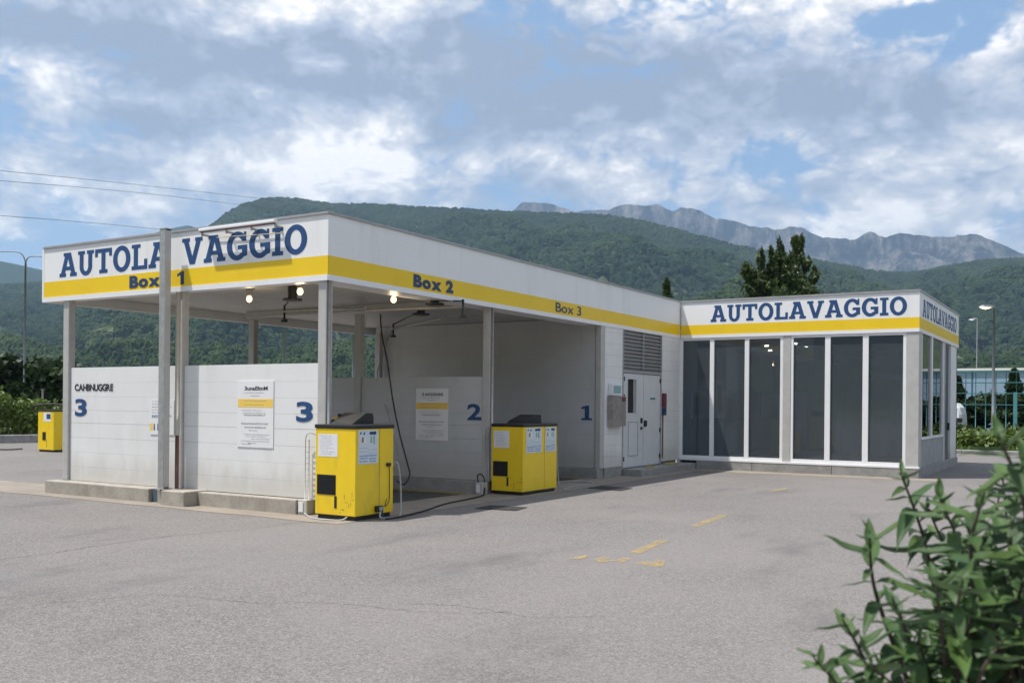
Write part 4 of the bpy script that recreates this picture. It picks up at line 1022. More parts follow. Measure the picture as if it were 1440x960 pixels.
def hedge(p0, p1, w, h, n, label, mt=M_HEDGE, size=.10, name='hedge', z0=0.):
    a, b = Vector((*p0, z0)), Vector((*p1, z0)); L = (b-a).length; d = (b-a)/L; q = Vector((-d.y, d.x, 0))
    r = empty(name, (a+b)/2, label, name)
    t = RNG.uniform(0, 1, n); s = RNG.uniform(-1, 1, n); ph = RNG.uniform(0, 9)
    hh = h*(1+.10*np.sin(t*L*1.7+ph)+.08*np.sin(t*L*4.1+ph*2)+.06*np.sin(t*L*9.3))
    f = RNG.uniform(0, 1, n)**.6
    edge = 1-.35*f**3
    z = z0+hh*f*(1-.10*s**2); s = np.where(RNG.uniform(size=n) < .7, np.sign(s)*np.abs(s)**.3, s)
    P = np.array(a)[None]+np.array(d)[None]*(t*L)[:, None]+np.array(q)[None]*(s*w*edge*(1+.12*np.sin(t*L*3+z*2)))[:, None]; P[:, 2] = z
    sp = RNG.uniform(size=n) < .06; P[sp, 2] += RNG.uniform(0, .22*h, sp.sum())
    V, _ = leafcloud(P, size, RNG, .3); fastmesh('foliage', V, 4, mt, r)
    q2 = MB()
    for i in range(max(3, int(L/1.2))):
        c = a+d*(L*(i+.5)/max(3, int(L/1.2))); q2.tube([c, c+Vector((random.uniform(-.1, .1), random.uniform(-.1, .1), h*.7))], .03, 5, .012)
    q2.build('stems', M_BARK, r); return r
def tree(x, y, h, w, n, label, mt=M_DTREE, size=.22, name='tree', trunk=.25, base=.12, group=None):
    r = empty(name, (x, y, 0), label, 'tree', group); R = random.Random(int(abs(x*131+y*17))); 
    nb_ = 9; C_ = []
    q = MB(); q.tube([(x, y, 0), (x+.1, y, h*.35), (x-.05, y+.1, h*.75)], trunk*.6, 8, .05)
    for i in range(26):
        zz_ = h*R.uniform(base+.05, .9); rr = w*.5*math.sqrt(max(.05, 1-((zz_/h-.45)/.62)**2))*R.uniform(.45, 1.); an = R.uniform(0, 6.283)
        c = Vector((x+rr*math.cos(an), y+rr*math.sin(an), zz_)); C_.append((c, w*R.uniform(.13, .22)))
        if i % 2 == 0: q.tube([(x, y, zz_*.7), c], .05, 5, .015)
    C_.append((Vector((x, y, h*.93)), w*.14))
    q.build('trunk', M_BARK, r, smooth=True)
    P = []
    for c, rad in C_:
        k = n//len(C_); d = RNG.normal(size=(k, 3)); d /= np.linalg.norm(d, axis=1)[:, None]; d *= (RNG.uniform(0, 1, (k, 1))**.45)*rad*RNG.uniform(.8, 1.25, (k, 1)); d[:, 2] *= .8; P.append(np.array(c)[None]+d)
    P = np.concatenate(P); V, _ = leafcloud(P, size, RNG, .2); fastmesh('crown', V, 4, mt, r); return r

# left side: hedge on the kerb and dark tree row
nrm = Vector((-dk.y, dk.x, 0))
HA, HB = KA+nrm*1.1, KB+nrm*1.1
hedge(HA.xy, HB.xy, .8, 1.62, 26000, 'bright green clipped hedge behind the kerb at far left', size=.15)
k = 0
lbl = ['leftmost dark dense tree, beyond the left picture edge', 'second dark dense tree, just beyond the left picture edge', 'dark dense tree at the left picture edge behind the hedge', 'dark dense tree just left of the twin armed lamp', 'dark dense tree right of the twin armed lamp behind the hedge',
       'dark dense tree behind the far left yellow cabinet', 'dark dense tree mostly hidden by the left canopy wall']
for i in range(7):
    u = -140+i*38; x, y, _ = atd(u, 568, 47+1.8*(i % 2)); tree(x, y, 3.45+.25*math.sin(i*2.1), 3.4, 5200, lbl[i], name='dense_tree', size=.26, group='dark trees behind the far left hedge')

# conifers behind the hall
cf = empty('conifer', atd(1098, 568, 47)[:2]+(0,), 'bushy dark conifer with several pointed tops rising behind the glazed hall', 'tree')
cfx, cfy, _ = ORG[cf.name]
tops = [(1053, 377, .55), (1068, 353, .42), (1086, 352, .3), (1096, 342, .5), (1106, 362, .5), (1121, 337, .55), (1131, 366, .5), (1146, 377, .45), (1112, 376, .7), (1080, 385, .7)]
q = MB(); q.tube([(cfx, cfy, 0), (cfx, cfy, 3), (cfx, cfy, 6)], .22, 10, .12); P = []
for i, (u, v, rw) in enumerate(tops):
    D = 47+random.uniform(-.7, .7); tp = Vector(atd(u, v+5, D)); bs = Vector((cfx+(tp.x-cfx)*.55, cfy+(tp.y-cfy)*.55, 3.6))
    q.tube([(cfx, cfy, 2.4), bs, bs.lerp(tp, .5), tp], .09, 6, .015)
    nc = 46; tc_ = RNG.uniform(0, 1, nc)**.8; ac_ = RNG.uniform(0, 6.283, nc); rc_ = (rw*2.0*(1-.78*tc_)+.02)*RNG.uniform(.3, 1.15, nc)
    n = 3200; ci = RNG.integers(0, nc, n); u_ = RNG.uniform(0, 1, n)**.6
    t = tc_[ci]+.05*u_+RNG.normal(0, .014, n); an = ac_[ci]+RNG.normal(0, .22, n); rr = rc_[ci]*u_
    b = np.array(bs); tt = np.array(tp); c = b[None]+(tt-b)[None]*t[:, None]; c[:, 0] += rr*np.cos(an); c[:, 1] += rr*np.sin(an); c[:, 2] += rr*.35+RNG.normal(0, .05, n); P.append(c)
n = 16000; an = RNG.uniform(0, 6.283, n); rr = 2.0*np.sqrt(RNG.uniform(0, 1, n)); zz_ = RNG.uniform(2.6, 8.5, n); ok = rr < 1.95*(1-((zz_-5.4)/3.3)**2)*(1+.25*np.sin(an*5+zz_*3)+.15*np.sin(an*9-zz_*7)); P.append(np.stack([cfx+rr*np.cos(an), cfy+rr*np.sin(an), zz_], 1)[ok])
q.build('trunk', M_BARK, cf, smooth=True)
V, _ = leafcloud(np.concatenate(P), .13, RNG, .9, elong=2.2); fastmesh('crown', V, 4, M_CONIF, cf)
x, y, _ = atd(936, 568, 52); tt_ = atd(936, 392, 52)[2]
cf2 = empty('conifer', (x, y, 0), 'small pointed conifer top peeping over the inner corner of the roofs', 'tree')
MB().tube([(x, y, 0), (x, y, tt_*.97)], .14, 8, .02).build('trunk', M_BARK, cf2)
n = 7000; t = RNG.uniform(0, 1, n); an = RNG.uniform(0, 6.283, n); rr = 2.1*(1-t)**.85*np.sqrt(RNG.uniform(0, 1, n))*((np.sin(t*40)*.5+.5)*.45+.6)
V, _ = leafcloud(np.stack([x+rr*np.cos(an), y+rr*np.sin(an), 1.5+(tt_-1.5)*t-rr*.2], 1), .14, RNG, .6, elong=2); fastmesh('crown', V, 4, M_CONIF, cf2)

# ------------------------------------------------------------------ right side: verge hedge, fence, factory wall, van
hedge((1.5, 29.2), (24, 29.2), .9, .62, 22000, 'low light green hedge along the kerb right of the glazed hall', size=.13, z0=.1)
hedge((1.5, 31.6), (30, 31.6), .9, .74, 16000, 'dark green hedge row standing behind the low light hedge', mt=M_DHEDGE, size=.15, z0=.1)
def gx(u, y): return ony(u, 560, y)[0]
YFN = 36.0
fn = empty('mesh_fence', (gx(1345, YFN), YFN, .1), 'teal steel mesh fence on posts right of the glazed hall', 'fence')
zt_, zm_, zl_ = ony(1390, 523, YFN)[2], ony(1390, 553, YFN)[2], ony(1390, 569, YFN)[2]; zu_ = ony(1390, 538, YFN)[2]
X0F, X1F = gx(1290, YFN), 34.0
for z in (.35, zl_, zm_, zu_, zt_): tube('rail', [(X0F, YFN, z), (X1F, YFN, z)], .022, M_FENCE, fn, 6)
stp = (gx(1420, YFN)-gx(1345, YFN))/5.3; x = X0F; i = 0
while x < X1F:
    tube('upright', [(x, YFN+.03, .1), (x, YFN+.03, zt_+.03)], .018, M_FENCE, fn, 6); x += stp; i += 1
x = gx(1428, YFN)
while x < X1F: box('post', x-.075, x+.075, YFN-.09, YFN-.03, .1, zm_+.05, M_FENCE, fn); x += stp*5
YW = 62.0
fw2 = empty('factory_hall', (gx(1400, YW), YW+10, 0), 'pale blue clad factory hall with white roof edge behind the teal fence', 'building')
zr = ony(1390, 521, YW)[2]; xw0, xw1 = gx(1180, YW), 70.
M_CLAD = mat('pale_blue_cladding', (.33, .45, .60), .35, var=.12, vscale=.4); M_CLADD = mat('blue_cladding_strip', (.06, .16, .26), .4)
wst = (gx(1427, YW)-gx(1354, YW))/2.5; x = xw0
while x < xw1:
    box('wall_panel', x+.012, x+wst*.92, YW, YW+.12, 0, zr, M_CLAD, fw2); box('panel_strip', x+wst*.92+.01, x+wst, YW+.02, YW+.14, 0, zr, M_CLADD, fw2); x += wst
box('hall_body', xw0, xw1, YW+.15, YW+25, 0, zr-.05, M_CLAD, fw2); box('roof_edge', xw0-.1, xw1+.1, YW-.15, YW+25.1, zr+.003, zr+.16, M_TRIM, fw2)
R = random.Random(5)
for i in range(17):
    x = gx(1330, 40)+i*2.0; y = 39.5+R.uniform(-.8, .8)
    lb = ('dark bush behind the teal fence, %s counted from the hall corner' % ('first second third fourth fifth sixth seventh eighth ninth tenth eleventh twelfth thirteenth fourteenth fifteenth sixteenth seventeenth'.split()[i]))
    tree(x, y, 1.75+.5*R.random(), 2.6, 3000, lb, name='bush', size=.20, trunk=.1, base=.02, group='dark bushes behind the teal fence')
for u_, v_, dd_, lb in ((1426, 520, 43, 'pointed dark conifer rising behind the teal fence at the right edge'), (1346, 530, 45, 'dark conifer behind the fence partly hidden by the hall')):
    x, y, _ = atd(u_, 568, dd_); tp = atd(u_, v_, dd_)[2]; r = empty('conifer', (x, y, 0), lb, 'tree')
    MB().tube([(x, y, 0), (x, y, tp*.95)], .1, 8, .02).build('trunk', M_BARK, r)
    n = 7000; t = RNG.uniform(0, 1, n); an = RNG.uniform(0, 6.283, n); rr = 1.05*(1-t)**.8*np.sqrt(RNG.uniform(0, 1, n))*((np.sin(t*34)*.5+.5)*.45+.62)+.03
    V, _ = leafcloud(np.stack([x+rr*np.cos(an), y+rr*np.sin(an), .2+(tp-.2)*t-rr*.2], 1), .13, RNG, .3, elong=2); fastmesh('crown', V, 4, M_DTREE, r)

# white van mostly hidden behind the hall; its rear shows
vn = empty('parked_van', (gx(1325, 33.6), 33.6, .1), 'white van whose rounded end shows right of the glazed hall', 'van')
vx1 = gx(1355, 33.4)
prof = [(0, .35), (0, 1.0), (.02, 1.35), (.10, 1.62), (.26, 1.80), (1.0, 1.92), (3.1, 1.92), (3.75, 1.35), (4.55, 1.12), (4.65, .35)]
yv0, yv1 = 33.0, 34.8; vs = []; n = len(prof)
for yy_, ins in ((yv0, .0), (yv0+.14, -.0), (yv1-.14, 0), (yv1, 0)):
    for a, b in prof:
        sh = .10 if yy_ in (yv0, yv1) else 0
        vs.append((vx1-a-sh*(1 if a < 2 else -1), yy_+(sh*.3 if b > 1.4 and yy_ == yv0 else -sh*.3 if b > 1.4 and yy_ == yv1 else 0), b-sh*.3*(b > 1)))
fs = [tuple(range(n)), tuple(reversed(range(3*n, 4*n)))]
for s in range(3):
    for i in range(n): fs.append((s*n+i, s*n+(i+1) % n, (s+1)*n+(i+1) % n, (s+1)*n+i))
mesh('body', vs, fs, M_WHITEV, vn)
box('bumper', vx1-.25, vx1+.05, yv0-.02, yv1+.02, .32, .62, M_BLACK, vn, b=.03)
box('tail_light', vx1-.20, vx1+.01, yv0-.03, yv0+.02, 1.02, 1.20, M_BLACK, vn, b=.02)
mesh('windscreen', [(vx1-3.74, yv0+.2, 1.40), (vx1-3.74, yv1-.2, 1.40), (vx1-3.16, yv1-.25, 1.92), (vx1-3.16, yv0+.25, 1.92)], [(0, 1, 2, 3)], M_BLACK, vn)
mesh('side_window', [(vx1-1.6, yv0-.006, 1.30), (vx1-2.8, yv0-.006, 1.30), (vx1-2.8, yv0-.006, 1.76), (vx1-1.6, yv0-.006, 1.76)], [(0, 1, 2, 3)], M_BLACK, vn)
for wx in (vx1-.95, vx1-3.8):
    for wy in (yv0+.02, yv1-.22):
        w_ = empty('wheel', (wx, wy, .42), parent=vn); MB().tube([(wx, wy, .44), (wx, wy+.2, .44)], .33, 20).build('tyre', M_RUB, w_); MB().tube([(wx, wy-.006, .44), (wx, wy+.206, .44)], .20, 14).build('rim', M_STEEL, w_)
# grass tufts on the verge
n = 26000; P = np.stack([RNG.uniform(-1.5, 30, n), RNG.uniform(27.45, 35.5, n), np.full(n, .12)], 1); P[:, 2] += RNG.uniform(0, .07, n)
V, _ = leafcloud(P, .07, RNG, 2.0, elong=2.6); fastmesh('verge_grass', V, 4, M_GRASS, label='short green grass on the verge right of the glazed hall', cat='grass', kind='stuff')

# ------------------------------------------------------------------ mountains
def vnoise(x, y, seed):
    r = np.random.default_rng(seed); T = r.uniform(-1, 1, (256, 256))
    xi = np.floor(x).astype(int); yi = np.floor(y).astype(int); fx_ = x-xi; fy_ = y-yi
    fx_ = fx_*fx_*(3-2*fx_); fy_ = fy_*fy_*(3-2*fy_)
    g_ = lambda i, j: T[i & 255, j & 255]
    return (g_(xi, yi)*(1-fx_)+g_(xi+1, yi)*fx_)*(1-fy_)+(g_(xi, yi+1)*(1-fx_)+g_(xi+1, yi+1)*fx_)*fy_
def fbm(x, y, seed, oct=5, ridged=False):
    o = 0; a = 1; tot = 0
    for k in range(oct):
        v = vnoise(x*2**k+k*17.3, y*2**k+k*9.1, seed+k)
        if ridged: v = 1-2*np.abs(v)
        o = o+a*v; tot += a; a *= .55
    return o/tot
def table(pts):
    A = []; T_ = []
    for u, v in pts:
        r = ray(u, v); A.append(math.atan2(r[0], r[1])); T_.append(r[2]/math.hypot(r[0], r[1]))
    return np.array(A), np.array(T_)
MAIN = [(-420, 425), (-200, 412), (0, 404), (60, 400), (110, 392), (180, 366), (250, 342), (290, 322), (315, 302), (340, 288), (375, 280), (420, 283), (470, 290), (520, 290), (600, 295), (650, 297), (690, 300), (760, 302), (850, 306), (900, 313), (960, 329), (1000, 339), (1040, 350), (1100, 360), (1150, 369), (1200, 379), (1250, 387), (1290, 386), (1330, 378), (1380, 370), (1440, 367), (1600, 352), (1900, 340), (2600, 330)]
LEFT = [(-500, 330), (-100, 352), (0, 363), (25, 368), (60, 376), (110, 362), (175, 334), (205, 328), (232, 318), (265, 312), (292, 321), (340, 345), (450, 400), (700, 450)]
ROCK = [(560, 420), (690, 320), (715, 300), (735, 282), (770, 284), (800, 292), (835, 296), (855, 297), (872, 290), (890, 287), (915, 285), (930, 288), (945, 297), (957, 292), (985, 296), (1010, 305), (1050, 318), (1070, 322), (1110, 318), (1130, 321), (1160, 333), (1195, 337), (1225, 324), (1245, 330), (1265, 327), (1285, 332), (1340, 329), (1375, 328), (1405, 340), (1440, 353), (1500, 372), (1600, 390)]
def relief(r, a, R, r0, amp, seed, ridged, fr_):
    x = r*np.sin(a); y = r*np.cos(a); return amp*fbm(x/fr_+50, y/fr_+50, seed, 6, ridged)
def hfun_main(A, Rr):
    a0, t0 = table(MAIN); te = np.interp(A, a0, t0)
    out_ = (A < a0[0]) | (A > a0[-1])
    d = np.minimum(np.abs(A-a0[0]), np.abs(A-a0[-1])); w = np.clip(d/.4, 0, 1); far = .17+.03*np.sin(A*5)+.02*np.sin(A*11+1)
    te = np.where(out_, te*(1-w)+far*w, te)
    R = 2350+180*np.sin(A*6+1); r0 = 520.
    t = (Rr-r0)/(R-r0); ts = np.clip(t, 0, 1)
    g_ = .30*ts+.70*ts**1.7
    hgt = te*R*g_
    rel = relief(Rr, A, R, r0, 1, 11, True, 620.)
    hgt = hgt*(1+.0)+(rel-.45)*200*np.clip(ts*(1-ts)*4, 0, 1)*np.clip(te/.15, 0, 1)
    hgt = np.maximum(np.minimum(hgt, te*Rr*(.86+.14*ts)), 2*ts)
    back = np.clip((Rr-R)/1500, 0, 1); hgt = np.where(t > 1, te*R*(1-.6*back), hgt)
    return np.where(t < 0, -.5, hgt-.5)
def hfun(tab, R0, r0, amp, seed, fr_, ridged=True, p=1.5, jag=.0):
    a0, t0 = table(tab)
    def f_(A, Rr):
        te = np.interp(A, a0, t0, left=t0[0], right=t0[-1])+jag*fbm(A*60+9, A*0+3, seed+9, 5); R = R0; t = (Rr-r0)/(R-r0); ts = np.clip(t, 0, 1)
        g_ = .35*ts+.65*ts**p; hgt = te*R*g_
        n1 = relief(Rr, A, R, r0, 1, seed, ridged, fr_)
        hgt = hgt+(n1-1.)*amp*np.clip(ts*(1-ts)*4, 0, 1)**.38
        back = np.clip((Rr-R)/(R*.4), 0, 1); hgt = np.where(t > 1, te*R*(1-.6*back), hgt)
        return hgt-1
    return f_
def terrain(name, fun, A0, A1, nA, R0, R1, nR, mt):
    A, Rr = np.meshgrid(np.linspace(A0, A1, nA), R0*(R1/R0)**np.linspace(0, 1, nR)); Z = fun(A, Rr)
    V = np.stack([CX+Rr*np.sin(A), CY+Rr*np.cos(A), Z], -1).reshape(-1, 3)
    i = (np.arange(nR-1)[:, None]*nA+np.arange(nA-1)[None]).ravel(); Q = np.stack([i, i+1, i+nA+1, i+nA], 1)
    me = bpy.data.meshes.new(name); me.vertices.add(len(V)); me.vertices.foreach_set('co', V.astype(np.float32).ravel())
    me.loops.add(Q.size); me.loops.foreach_set('vertex_index', Q.ravel().astype(np.int32)); me.polygons.add(len(Q))
    me.polygons.foreach_set('loop_start', np.arange(0, Q.size, 4, dtype=np.int32)); me.polygons.foreach_set('loop_total', np.full(len(Q), 4, dtype=np.int32))
    me.polygons.foreach_set('use_smooth', [True]*len(Q)); me.update(calc_edges=True); me.materials.append(mt)
    o = bpy.data.objects.new(name, me); C.objects.link(o); return tag(o, kind='structure')
def hillmat(name, green1, green2, rock1, rock2, rockamt, ns, slope=None, bd=None):
    M = bpy.data.materials.new(name); M.use_nodes = True; g = G(M.node_tree); b = g.n['Principled BSDF']; b.inputs['Roughness'].default_value = .95; b.inputs['Specular IOR Level'].default_value = .1
    geo = g.node('ShaderNodeNewGeometry'); P = geo.outputs['Position']
    c = g.mix(g.ss(g.noise(P, ns, 8, .7), .35, .65), green1, green2)
    rk = g.mix(g.ss(g.noise(g.map(P, (1, 1, .3)), ns*1.2, 8, .75), .42, .66), rock1, rock2)
    f = g.noise(P, ns*.25, 9, .68)
    if slope is not None:
        sp = g.node('ShaderNodeSeparateXYZ'); g.l.new(geo.outputs['Normal'], sp.inputs[0])
        f = g.m('ADD', f, g.m('MULTIPLY', g.m('SUBTRACT', 1., sp.outputs[2]), slope))
    f = g.ss(f, rockamt, rockamt+.06)
    g.put(b.inputs['Base Color'], g.mix(f, c, rk))
    bn = g.node('ShaderNodeBump'); bn.inputs['Strength'].default_value = 1; bn.inputs['Distance'].default_value = bd or 3/ns*.02
    g.l.new(g.noise(P, ns*1.5, 8, .7), bn.inputs['Height']); g.l.new(bn.outputs[0], b.inputs['Normal']); return M
M_HILL = hillmat('wooded_slope', (.035, .055, .02), (.07, .085, .035), (.14, .13, .11), (.30, .28, .25), .56, .02)
M_FARH = hillmat('far_wooded_slope', (.015, .032, .016), (.03, .05, .02), (.12, .11, .10), (.18, .17, .16), .66, .008)
M_ROCK = hillmat('rocky_mountain', (.025, .042, .022), (.045, .06, .03), (.022, .022, .028), (.34, .29, .26), .45, .009, slope=.5, bd=70)
terrain('hills', hfun_main, -math.pi, math.pi, 900, 500, 4000, 90, M_HILL)
aL, _ = table(LEFT); terrain('far_hills', hfun(LEFT, 3900, 2600, 110, 31, 900), aL[0], aL[-1], 320, 2600, 5600, 70, M_FARH)
aR, _ = table(ROCK); terrain('mountain', hfun(ROCK, 5000, 3000, 330, 45, 620, True, 1.6, .0042), aR[0], aR[-1], 900, 3000, 6800, 230, M_ROCK)

# forest on the hills: one mass of crowns
def forest(name, npts, amin, amax, rmin, rmax, size, label, seed):
    r_ = np.random.default_rng(seed); A = r_.uniform(amin, amax, npts); Rr = np.sqrt(r_.uniform(rmin**2, rmax**2, npts)); Z = hfun_main(A, Rr)
    x = Rr*np.sin(A); y = Rr*np.cos(A)
    clear = fbm(x/170+3, y/170+3, 77, 4) ; keep = (clear < .29+.35*(Rr < 1100)) | (Rr > 1850)
    A, Rr, Z, x, y = A[keep], Rr[keep], Z[keep], x[keep], y[keep]
    V = np.stack([CX+x, CY+y, Z+size*.25], 1); me = bpy.data.meshes.new(name); me.vertices.add(len(V)); me.vertices.foreach_set('co', V.astype(np.float32).ravel()); me.update()
    o = bpy.data.objects.new(name, me); C.objects.link(o); tag(o, label, 'forest', None, 'stuff')
    M = bpy.data.materials.new('forest_foliage'); M.use_nodes = True; g = G(M.node_tree); b = g.n['Principled BSDF']; b.inputs['Roughness'].default_value = .9; b.inputs['Specular IOR Level'].default_value = .1
    oi = g.node('ShaderNodeObjectInfo'); geo = g.node('ShaderNodeNewGeometry'); P = geo.outputs['Position']
    f = g.m('ADD', g.m('MULTIPLY', oi.outputs['Random'], .5), g.m('MULTIPLY', g.ss(g.noise(P, .006, 5, .6), .35, .65), .5))
    c = g.mix(f, (.012, .031, .012), (.084, .120, .034)); c = g.mix(g.ss(g.noise(P, .6, 3, .7), .35, .7), c, (.012, .025, .011)); g.put(b.inputs['Base Color'], c)
    me.materials.append(M)
    ng = bpy.data.node_groups.new(name, 'GeometryNodeTree'); ng.interface.new_socket('Geometry', in_out='INPUT', socket_type='NodeSocketGeometry'); ng.interface.new_socket('Geometry', in_out='OUTPUT', socket_type='NodeSocketGeometry')
    nd, lk = ng.nodes, ng.links; gi = nd.new('NodeGroupInput'); go = nd.new('NodeGroupOutput')
    ico = nd.new('GeometryNodeMeshIcoSphere'); ico.inputs['Radius'].default_value = size*.55; ico.inputs['Subdivisions'].default_value = 3
    sp = nd.new('GeometryNodeSetPosition'); nz = nd.new('ShaderNodeTexNoise'); nz.inputs['Scale'].default_value = 2.6/size*1.6; nz.inputs['Detail'].default_value = 3
    sub = nd.new('ShaderNodeVectorMath'); sub.operation = 'SUBTRACT'; sub.inputs[1].default_value = (.5, .5, .5); sc = nd.new('ShaderNodeVectorMath'); sc.operation = 'SCALE'; sc.inputs['Scale'].default_value = size*.75
    lk.new(nz.outputs['Color'], sub.inputs[0]); lk.new(sub.outputs[0], sc.inputs[0]); lk.new(sc.outputs[0], sp.inputs['Offset']); lk.new(ico.outputs['Mesh'], sp.inputs['Geometry'])
    sm = nd.new('GeometryNodeSetMaterial'); sm.inputs['Material'].default_value = M; lk.new(sp.outputs[0], sm.inputs['Geometry'])
    ip = nd.new('GeometryNodeInstanceOnPoints'); lk.new(gi.outputs[0], ip.inputs['Points']); lk.new(sm.outputs[0], ip.inputs['Instance'])
    rv = nd.new('FunctionNodeRandomValue'); rv.data_type = 'FLOAT_VECTOR'; rv.inputs[0].default_value = (-.3, -.3, 0); rv.inputs[1].default_value = (.3, .3, 6.28); lk.new(rv.outputs[0], ip.inputs['Rotation'])
    rs = nd.new('FunctionNodeRandomValue'); rs.data_type = 'FLOAT_VECTOR'; rs.inputs[0].default_value = (.65, .65, .7); rs.inputs[1].default_value = (1.3, 1.3, 1.7); lk.new(rs.outputs[0], ip.inputs['Scale'])
    lk.new(ip.outputs[0], go.inputs[0]); md = o.modifiers.new('crowns', 'NODES'); md.node_group = ng
a0 = math.atan2(*ray(-160, 500)[:2]); a1 = math.atan2(*ray(1620, 500)[:2])
forest('forest', 95000, a0, a1, 520, 2450, 10.5, 'mixed green forest covering the hill slopes behind the car wash', 3)
aw0, aw1 = math.atan2(*ray(120, 500)[:2]), math.atan2(*ray(1620, 500)[:2])
forest('valley_woods', 9000, aw0, aw1, 300, 560, 9., 'belt of trees at the foot of the wooded hills', 5)

# ------------------------------------------------------------------ foreground shrub
def leaf_mesh(name, L, w, bend, fold, mt):
    nl = 8; vs = []; fs = []
    for i in range(nl+1):
        t = i/nl; hw = 1.08*w*(math.sin(math.pi*t**.75)**.9)*(1-.25*t) if 0 < t < 1 else .0006
        x = L*t; z = -bend*L*t*t+.03*L*math.sin(t*9)
        for s, k_ in ((-1, 1), (-.5, .35), (0, 0), (.5, .35), (1, 1)):
            vs.append((x, s*hw, z+fold*hw*abs(s)+(.004*math.sin(t*22+s*3) if abs(s) == 1 else 0)))
    for i in range(nl):
        for j in range(4): fs.append((i*5+j, (i+1)*5+j, (i+1)*5+j+1, i*5+j+1))
    me = bpy.data.meshes.new(name); me.from_pydata(vs, [], fs); me.polygons.foreach_set('use_smooth', [True]*len(fs)); me.materials.append(mt); return me
def shrubmat(name, c1, c2, back):
    M = bpy.data.materials.new(name); M.use_nodes = True; g = G(M.node_tree); b = g.n['Principled BSDF']
    oi = g.node('ShaderNodeObjectInfo'); geo = g.node('ShaderNodeNewGeometry')
    c = g.mix(oi.outputs['Random'], c1, c2); tc = g.node('ShaderNodeTexCoord'); sp = g.node('ShaderNodeSeparateXYZ'); g.l.new(tc.outputs['Object'], sp.inputs[0])
    vein = g.ss(g.m('ABSOLUTE', sp.outputs[1]), .0, .0022, 1., 0.); c = g.mix(g.m('MULTIPLY', vein, .6), c, (.14, .20, .08))
    c = g.mix(g.m('MULTIPLY', g.ss(g.noise(tc.outputs['Object'], 60, 4, .6), .4, .7), .35), c, tuple(k_*.55 for k_ in c1))
    c = g.mix(g.m('MULTIPLY', geo.outputs['Backfacing'], .6), c, back)
    g.put(b.inputs['Base Color'], c); b.inputs['Roughness'].default_value = .5; b.inputs['Specular IOR Level'].default_value = .35
    t = g.node('ShaderNodeBsdfTranslucent'); g.put(t.inputs[0], c); mx = g.node('ShaderNodeMixShader'); mx.inputs[0].default_value = .22
    g.l.new(b.outputs[0], mx.inputs[1]); g.l.new(t.outputs[0], mx.inputs[2]); g.l.new(mx.outputs[0], g.n['Material Output'].inputs[0]); return M
M_SH = shrubmat('shrub_leaf', (.034, .085, .024), (.10, .17, .045), (.09, .14, .09)); M_SHY = shrubmat('young_shrub_leaf', (.075, .14, .045), (.11, .19, .06), (.13, .19, .10))
LM = [leaf_mesh('leaf', 1, .15, b, f_, M_SH) for b, f_ in ((.10, .5), (.28, .35), (.5, .4), (-.05, .6))]; LMY = [leaf_mesh('young_leaf', 1, .16, b, .6, M_SHY) for b in (.0, .2)]
SCN = atd(1455, 900, 2.25)
sh = empty('leafy_shrub', (SCN[0], SCN[1], 0), 'dark green leafy shrub with pointed leaves filling the lower right foreground', 'shrub')
R = random.Random(21); leaves = []
def stem(tip, base, L0=.115, young=True, step=.044):
    tip, base = Vector(tip), Vector(base); mid = base.lerp(tip, .55)+Vector((R.uniform(-.05, .05), R.uniform(-.05, .05), .03)); pts = spline([base, mid, tip], 12)
    MB().tube(pts, .0065, 6, .0022).build('stem', M_STEM, sh, smooth=True)
    d = 0; rot = R.uniform(0, 3.14); last = pts[-1]; acc = 0; k_ = 0
    for i in range(len(pts)-1, 0, -1):
        seg = (pts[i]-pts[i-1]); ln = seg.length; ax = seg.normalized()
        while acc <= ln:
            p = pts[i]-ax*acc; dist = d+acc; gr = min(1, .38+dist/.16)
            if p.z < .55: return
            for s in (0, math.pi):
                an = rot+s+R.uniform(-.25, .25); a = ax.cross(Vector((0, 1, .1))).normalized(); b = ax.cross(a)
                out = (a*math.cos(an)+b*math.sin(an)); lift = (1.1 if dist < .05 else .45)-R.uniform(0, .5)
                dr = (out+ax*lift*.8).normalized(); leaves.append((p, dr, L0*gr*R.uniform(.55, 1.25), young and dist < .045))
            rot += math.pi/2+R.uniform(-.2, .2); acc += step*(.45+.75*min(1, dist/.2))*R.uniform(.85, 1.15)
        acc -= ln; d += ln
M_STEM = mat('shrub_stem', (.10, .07, .055), .7, var=.3, vscale=20)
TIPS = [(1223, 752, 2.05, 1285, 980), (1322, 700, 2.25, 1400, 1000), (1305, 715, 2.45, 1380, 980), (1262, 605, 2.0, 1330, 900), (1268, 668, 2.4, 1330, 940), (1404, 612, 1.75, 1440, 900), (1185, 870, 1.95, 1230, 1060), (1145, 925, 2.0, 1190, 1060), (1370, 855, 1.8, 1400, 1080), (1255, 840, 1.9, 1290, 1060),
        (1430, 700, 2.0, 1470, 980), (1390, 760, 2.3, 1430, 1000), (1445, 800, 1.9, 1460, 1050), (1330, 820, 2.1, 1360, 1060), (1290, 900, 1.8, 1330, 1100), (1410, 900, 1.7, 1440, 1100), (1215, 930, 1.85, 1260, 1100), (1360, 740, 2.5, 1420, 1000), (1415, 850, 2.1, 1450, 1080), (1340, 900, 2.2, 1370, 1100), (1470, 640, 2.1, 1500, 900), (1480, 740, 1.9, 1500, 980), (1385, 690, 1.9, 1430, 960)]
for u, v, D, u2, v2 in TIPS:
    if (u, v) == (1262, 605): continue
    stem(atd(u, v, D), atd(u2, v2, D+.12), L0=.118 if D < 2.2 else .13)
for i in range(38):
    u = R.uniform(1290, 1560); v = R.uniform(760, 1020) if u < 1400 else R.uniform(650, 1000); D = R.uniform(1.7, 2.7); stem(atd(u, v, D), atd(u+R.uniform(20, 60), v+330, D+.1), young=R.random() < .4)
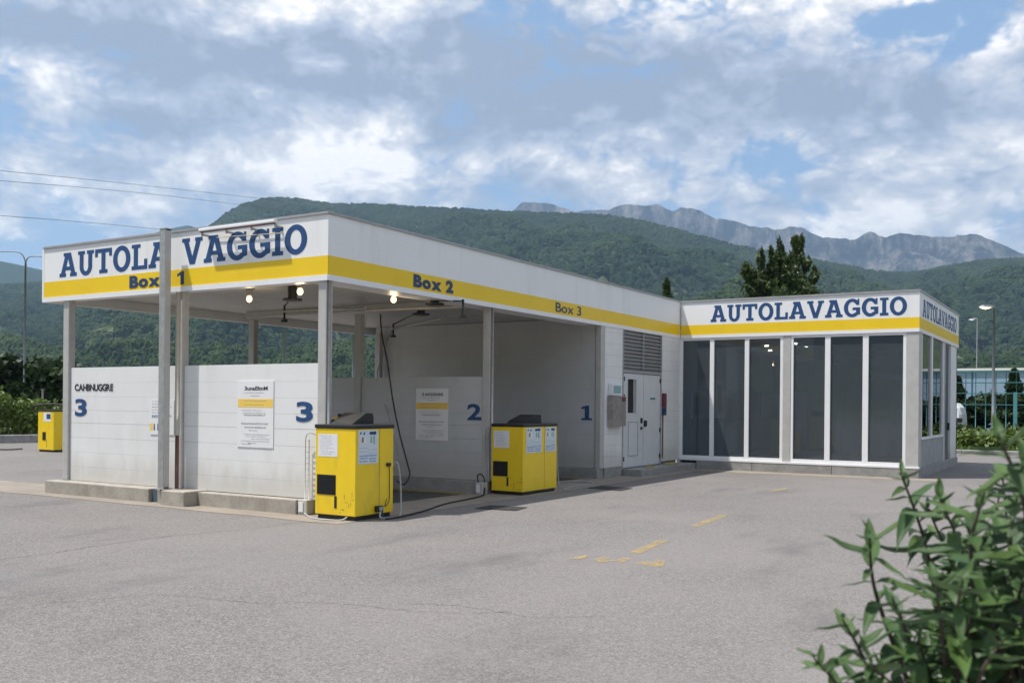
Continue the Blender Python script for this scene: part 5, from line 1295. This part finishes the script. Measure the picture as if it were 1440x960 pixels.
# canes from the ground carry the crown
q = MB()
for i in range(14):
    a = Vector((SCN[0]+R.uniform(-.15, .15), SCN[1]+R.uniform(-.15, .15), 0)); b = Vector(atd(R.uniform(1300, 1500), R.uniform(1000, 1120), R.uniform(1.9, 2.5))); q.tube(spline([a, a.lerp(b, .5)+Vector((0, 0, .12)), b], 6), .011, 6, .006)
q.build('canes', M_STEM, sh, smooth=True)
def leafmat4(p, dr, L):
    x = dr.normalized(); z = Vector((0, 0, 1))-x*x.z; z = (z.normalized()+Vector((R.uniform(-.35, .35), R.uniform(-.35, .35), 0))).normalized(); y = z.cross(x).normalized(); z = x.cross(y)
    m_ = Matrix((x, y, z)).transposed().to_4x4()@Matrix.Scale(L, 4); m_.translation = p; return m_
def inview(p):
    v = p-Vector((CX, CY, H)); D = v.dot(fwd); 
    return D > .2 and abs(v.dot(right)/D)*F < 740 and v.z/D*F > -410
leaves.sort(key=lambda l: (not inview(l[0]), -l[2]/max(.3, (l[0]-Vector((CX, CY, H))).length)))
restV = []; restF = []; so = Vector(ORG[sh.name])
for i, (p, dr, L, yg) in enumerate(leaves):
    mm = leafmat4(p, dr, L); me = R.choice(LMY if yg else LM)
    if i < 295:
        o = bpy.data.objects.new('leaf', me); C.objects.link(o); o.parent = sh; mm.translation = p-so; o.matrix_local = mm
    else:
        n = len(restV); restV += [mm@v.co for v in me.vertices]; restF += [tuple(k_+n for k_ in f_.vertices) for f_ in me.polygons]
if restV:
    o = mesh('inner_leaves', restV, restF, M_SH, sh, smooth=True, kind='stuff')

# ------------------------------------------------------------------ air
hz = MB().box(-8000, 8000, -8000, 8000, -1.2, 1190).build('haze', mat('haze_surface_unused', (1, 1, 1)), None, kind='stuff', label='thin blue summer haze filling the valley', cat='haze')
HM = bpy.data.materials.new('haze_air'); HM.use_nodes = True; g = G(HM.node_tree); g.n.remove(g.n['Principled BSDF'])
pv = g.node('ShaderNodeVolumePrincipled'); pv.inputs['Color'].default_value = (.47, .71, 1, 1); pv.inputs['Density'].default_value = .00013; pv.inputs['Anisotropy'].default_value = .2
g.l.new(pv.outputs[0], g.n['Material Output'].inputs['Volume']); hz.data.materials.clear(); hz.data.materials.append(HM)
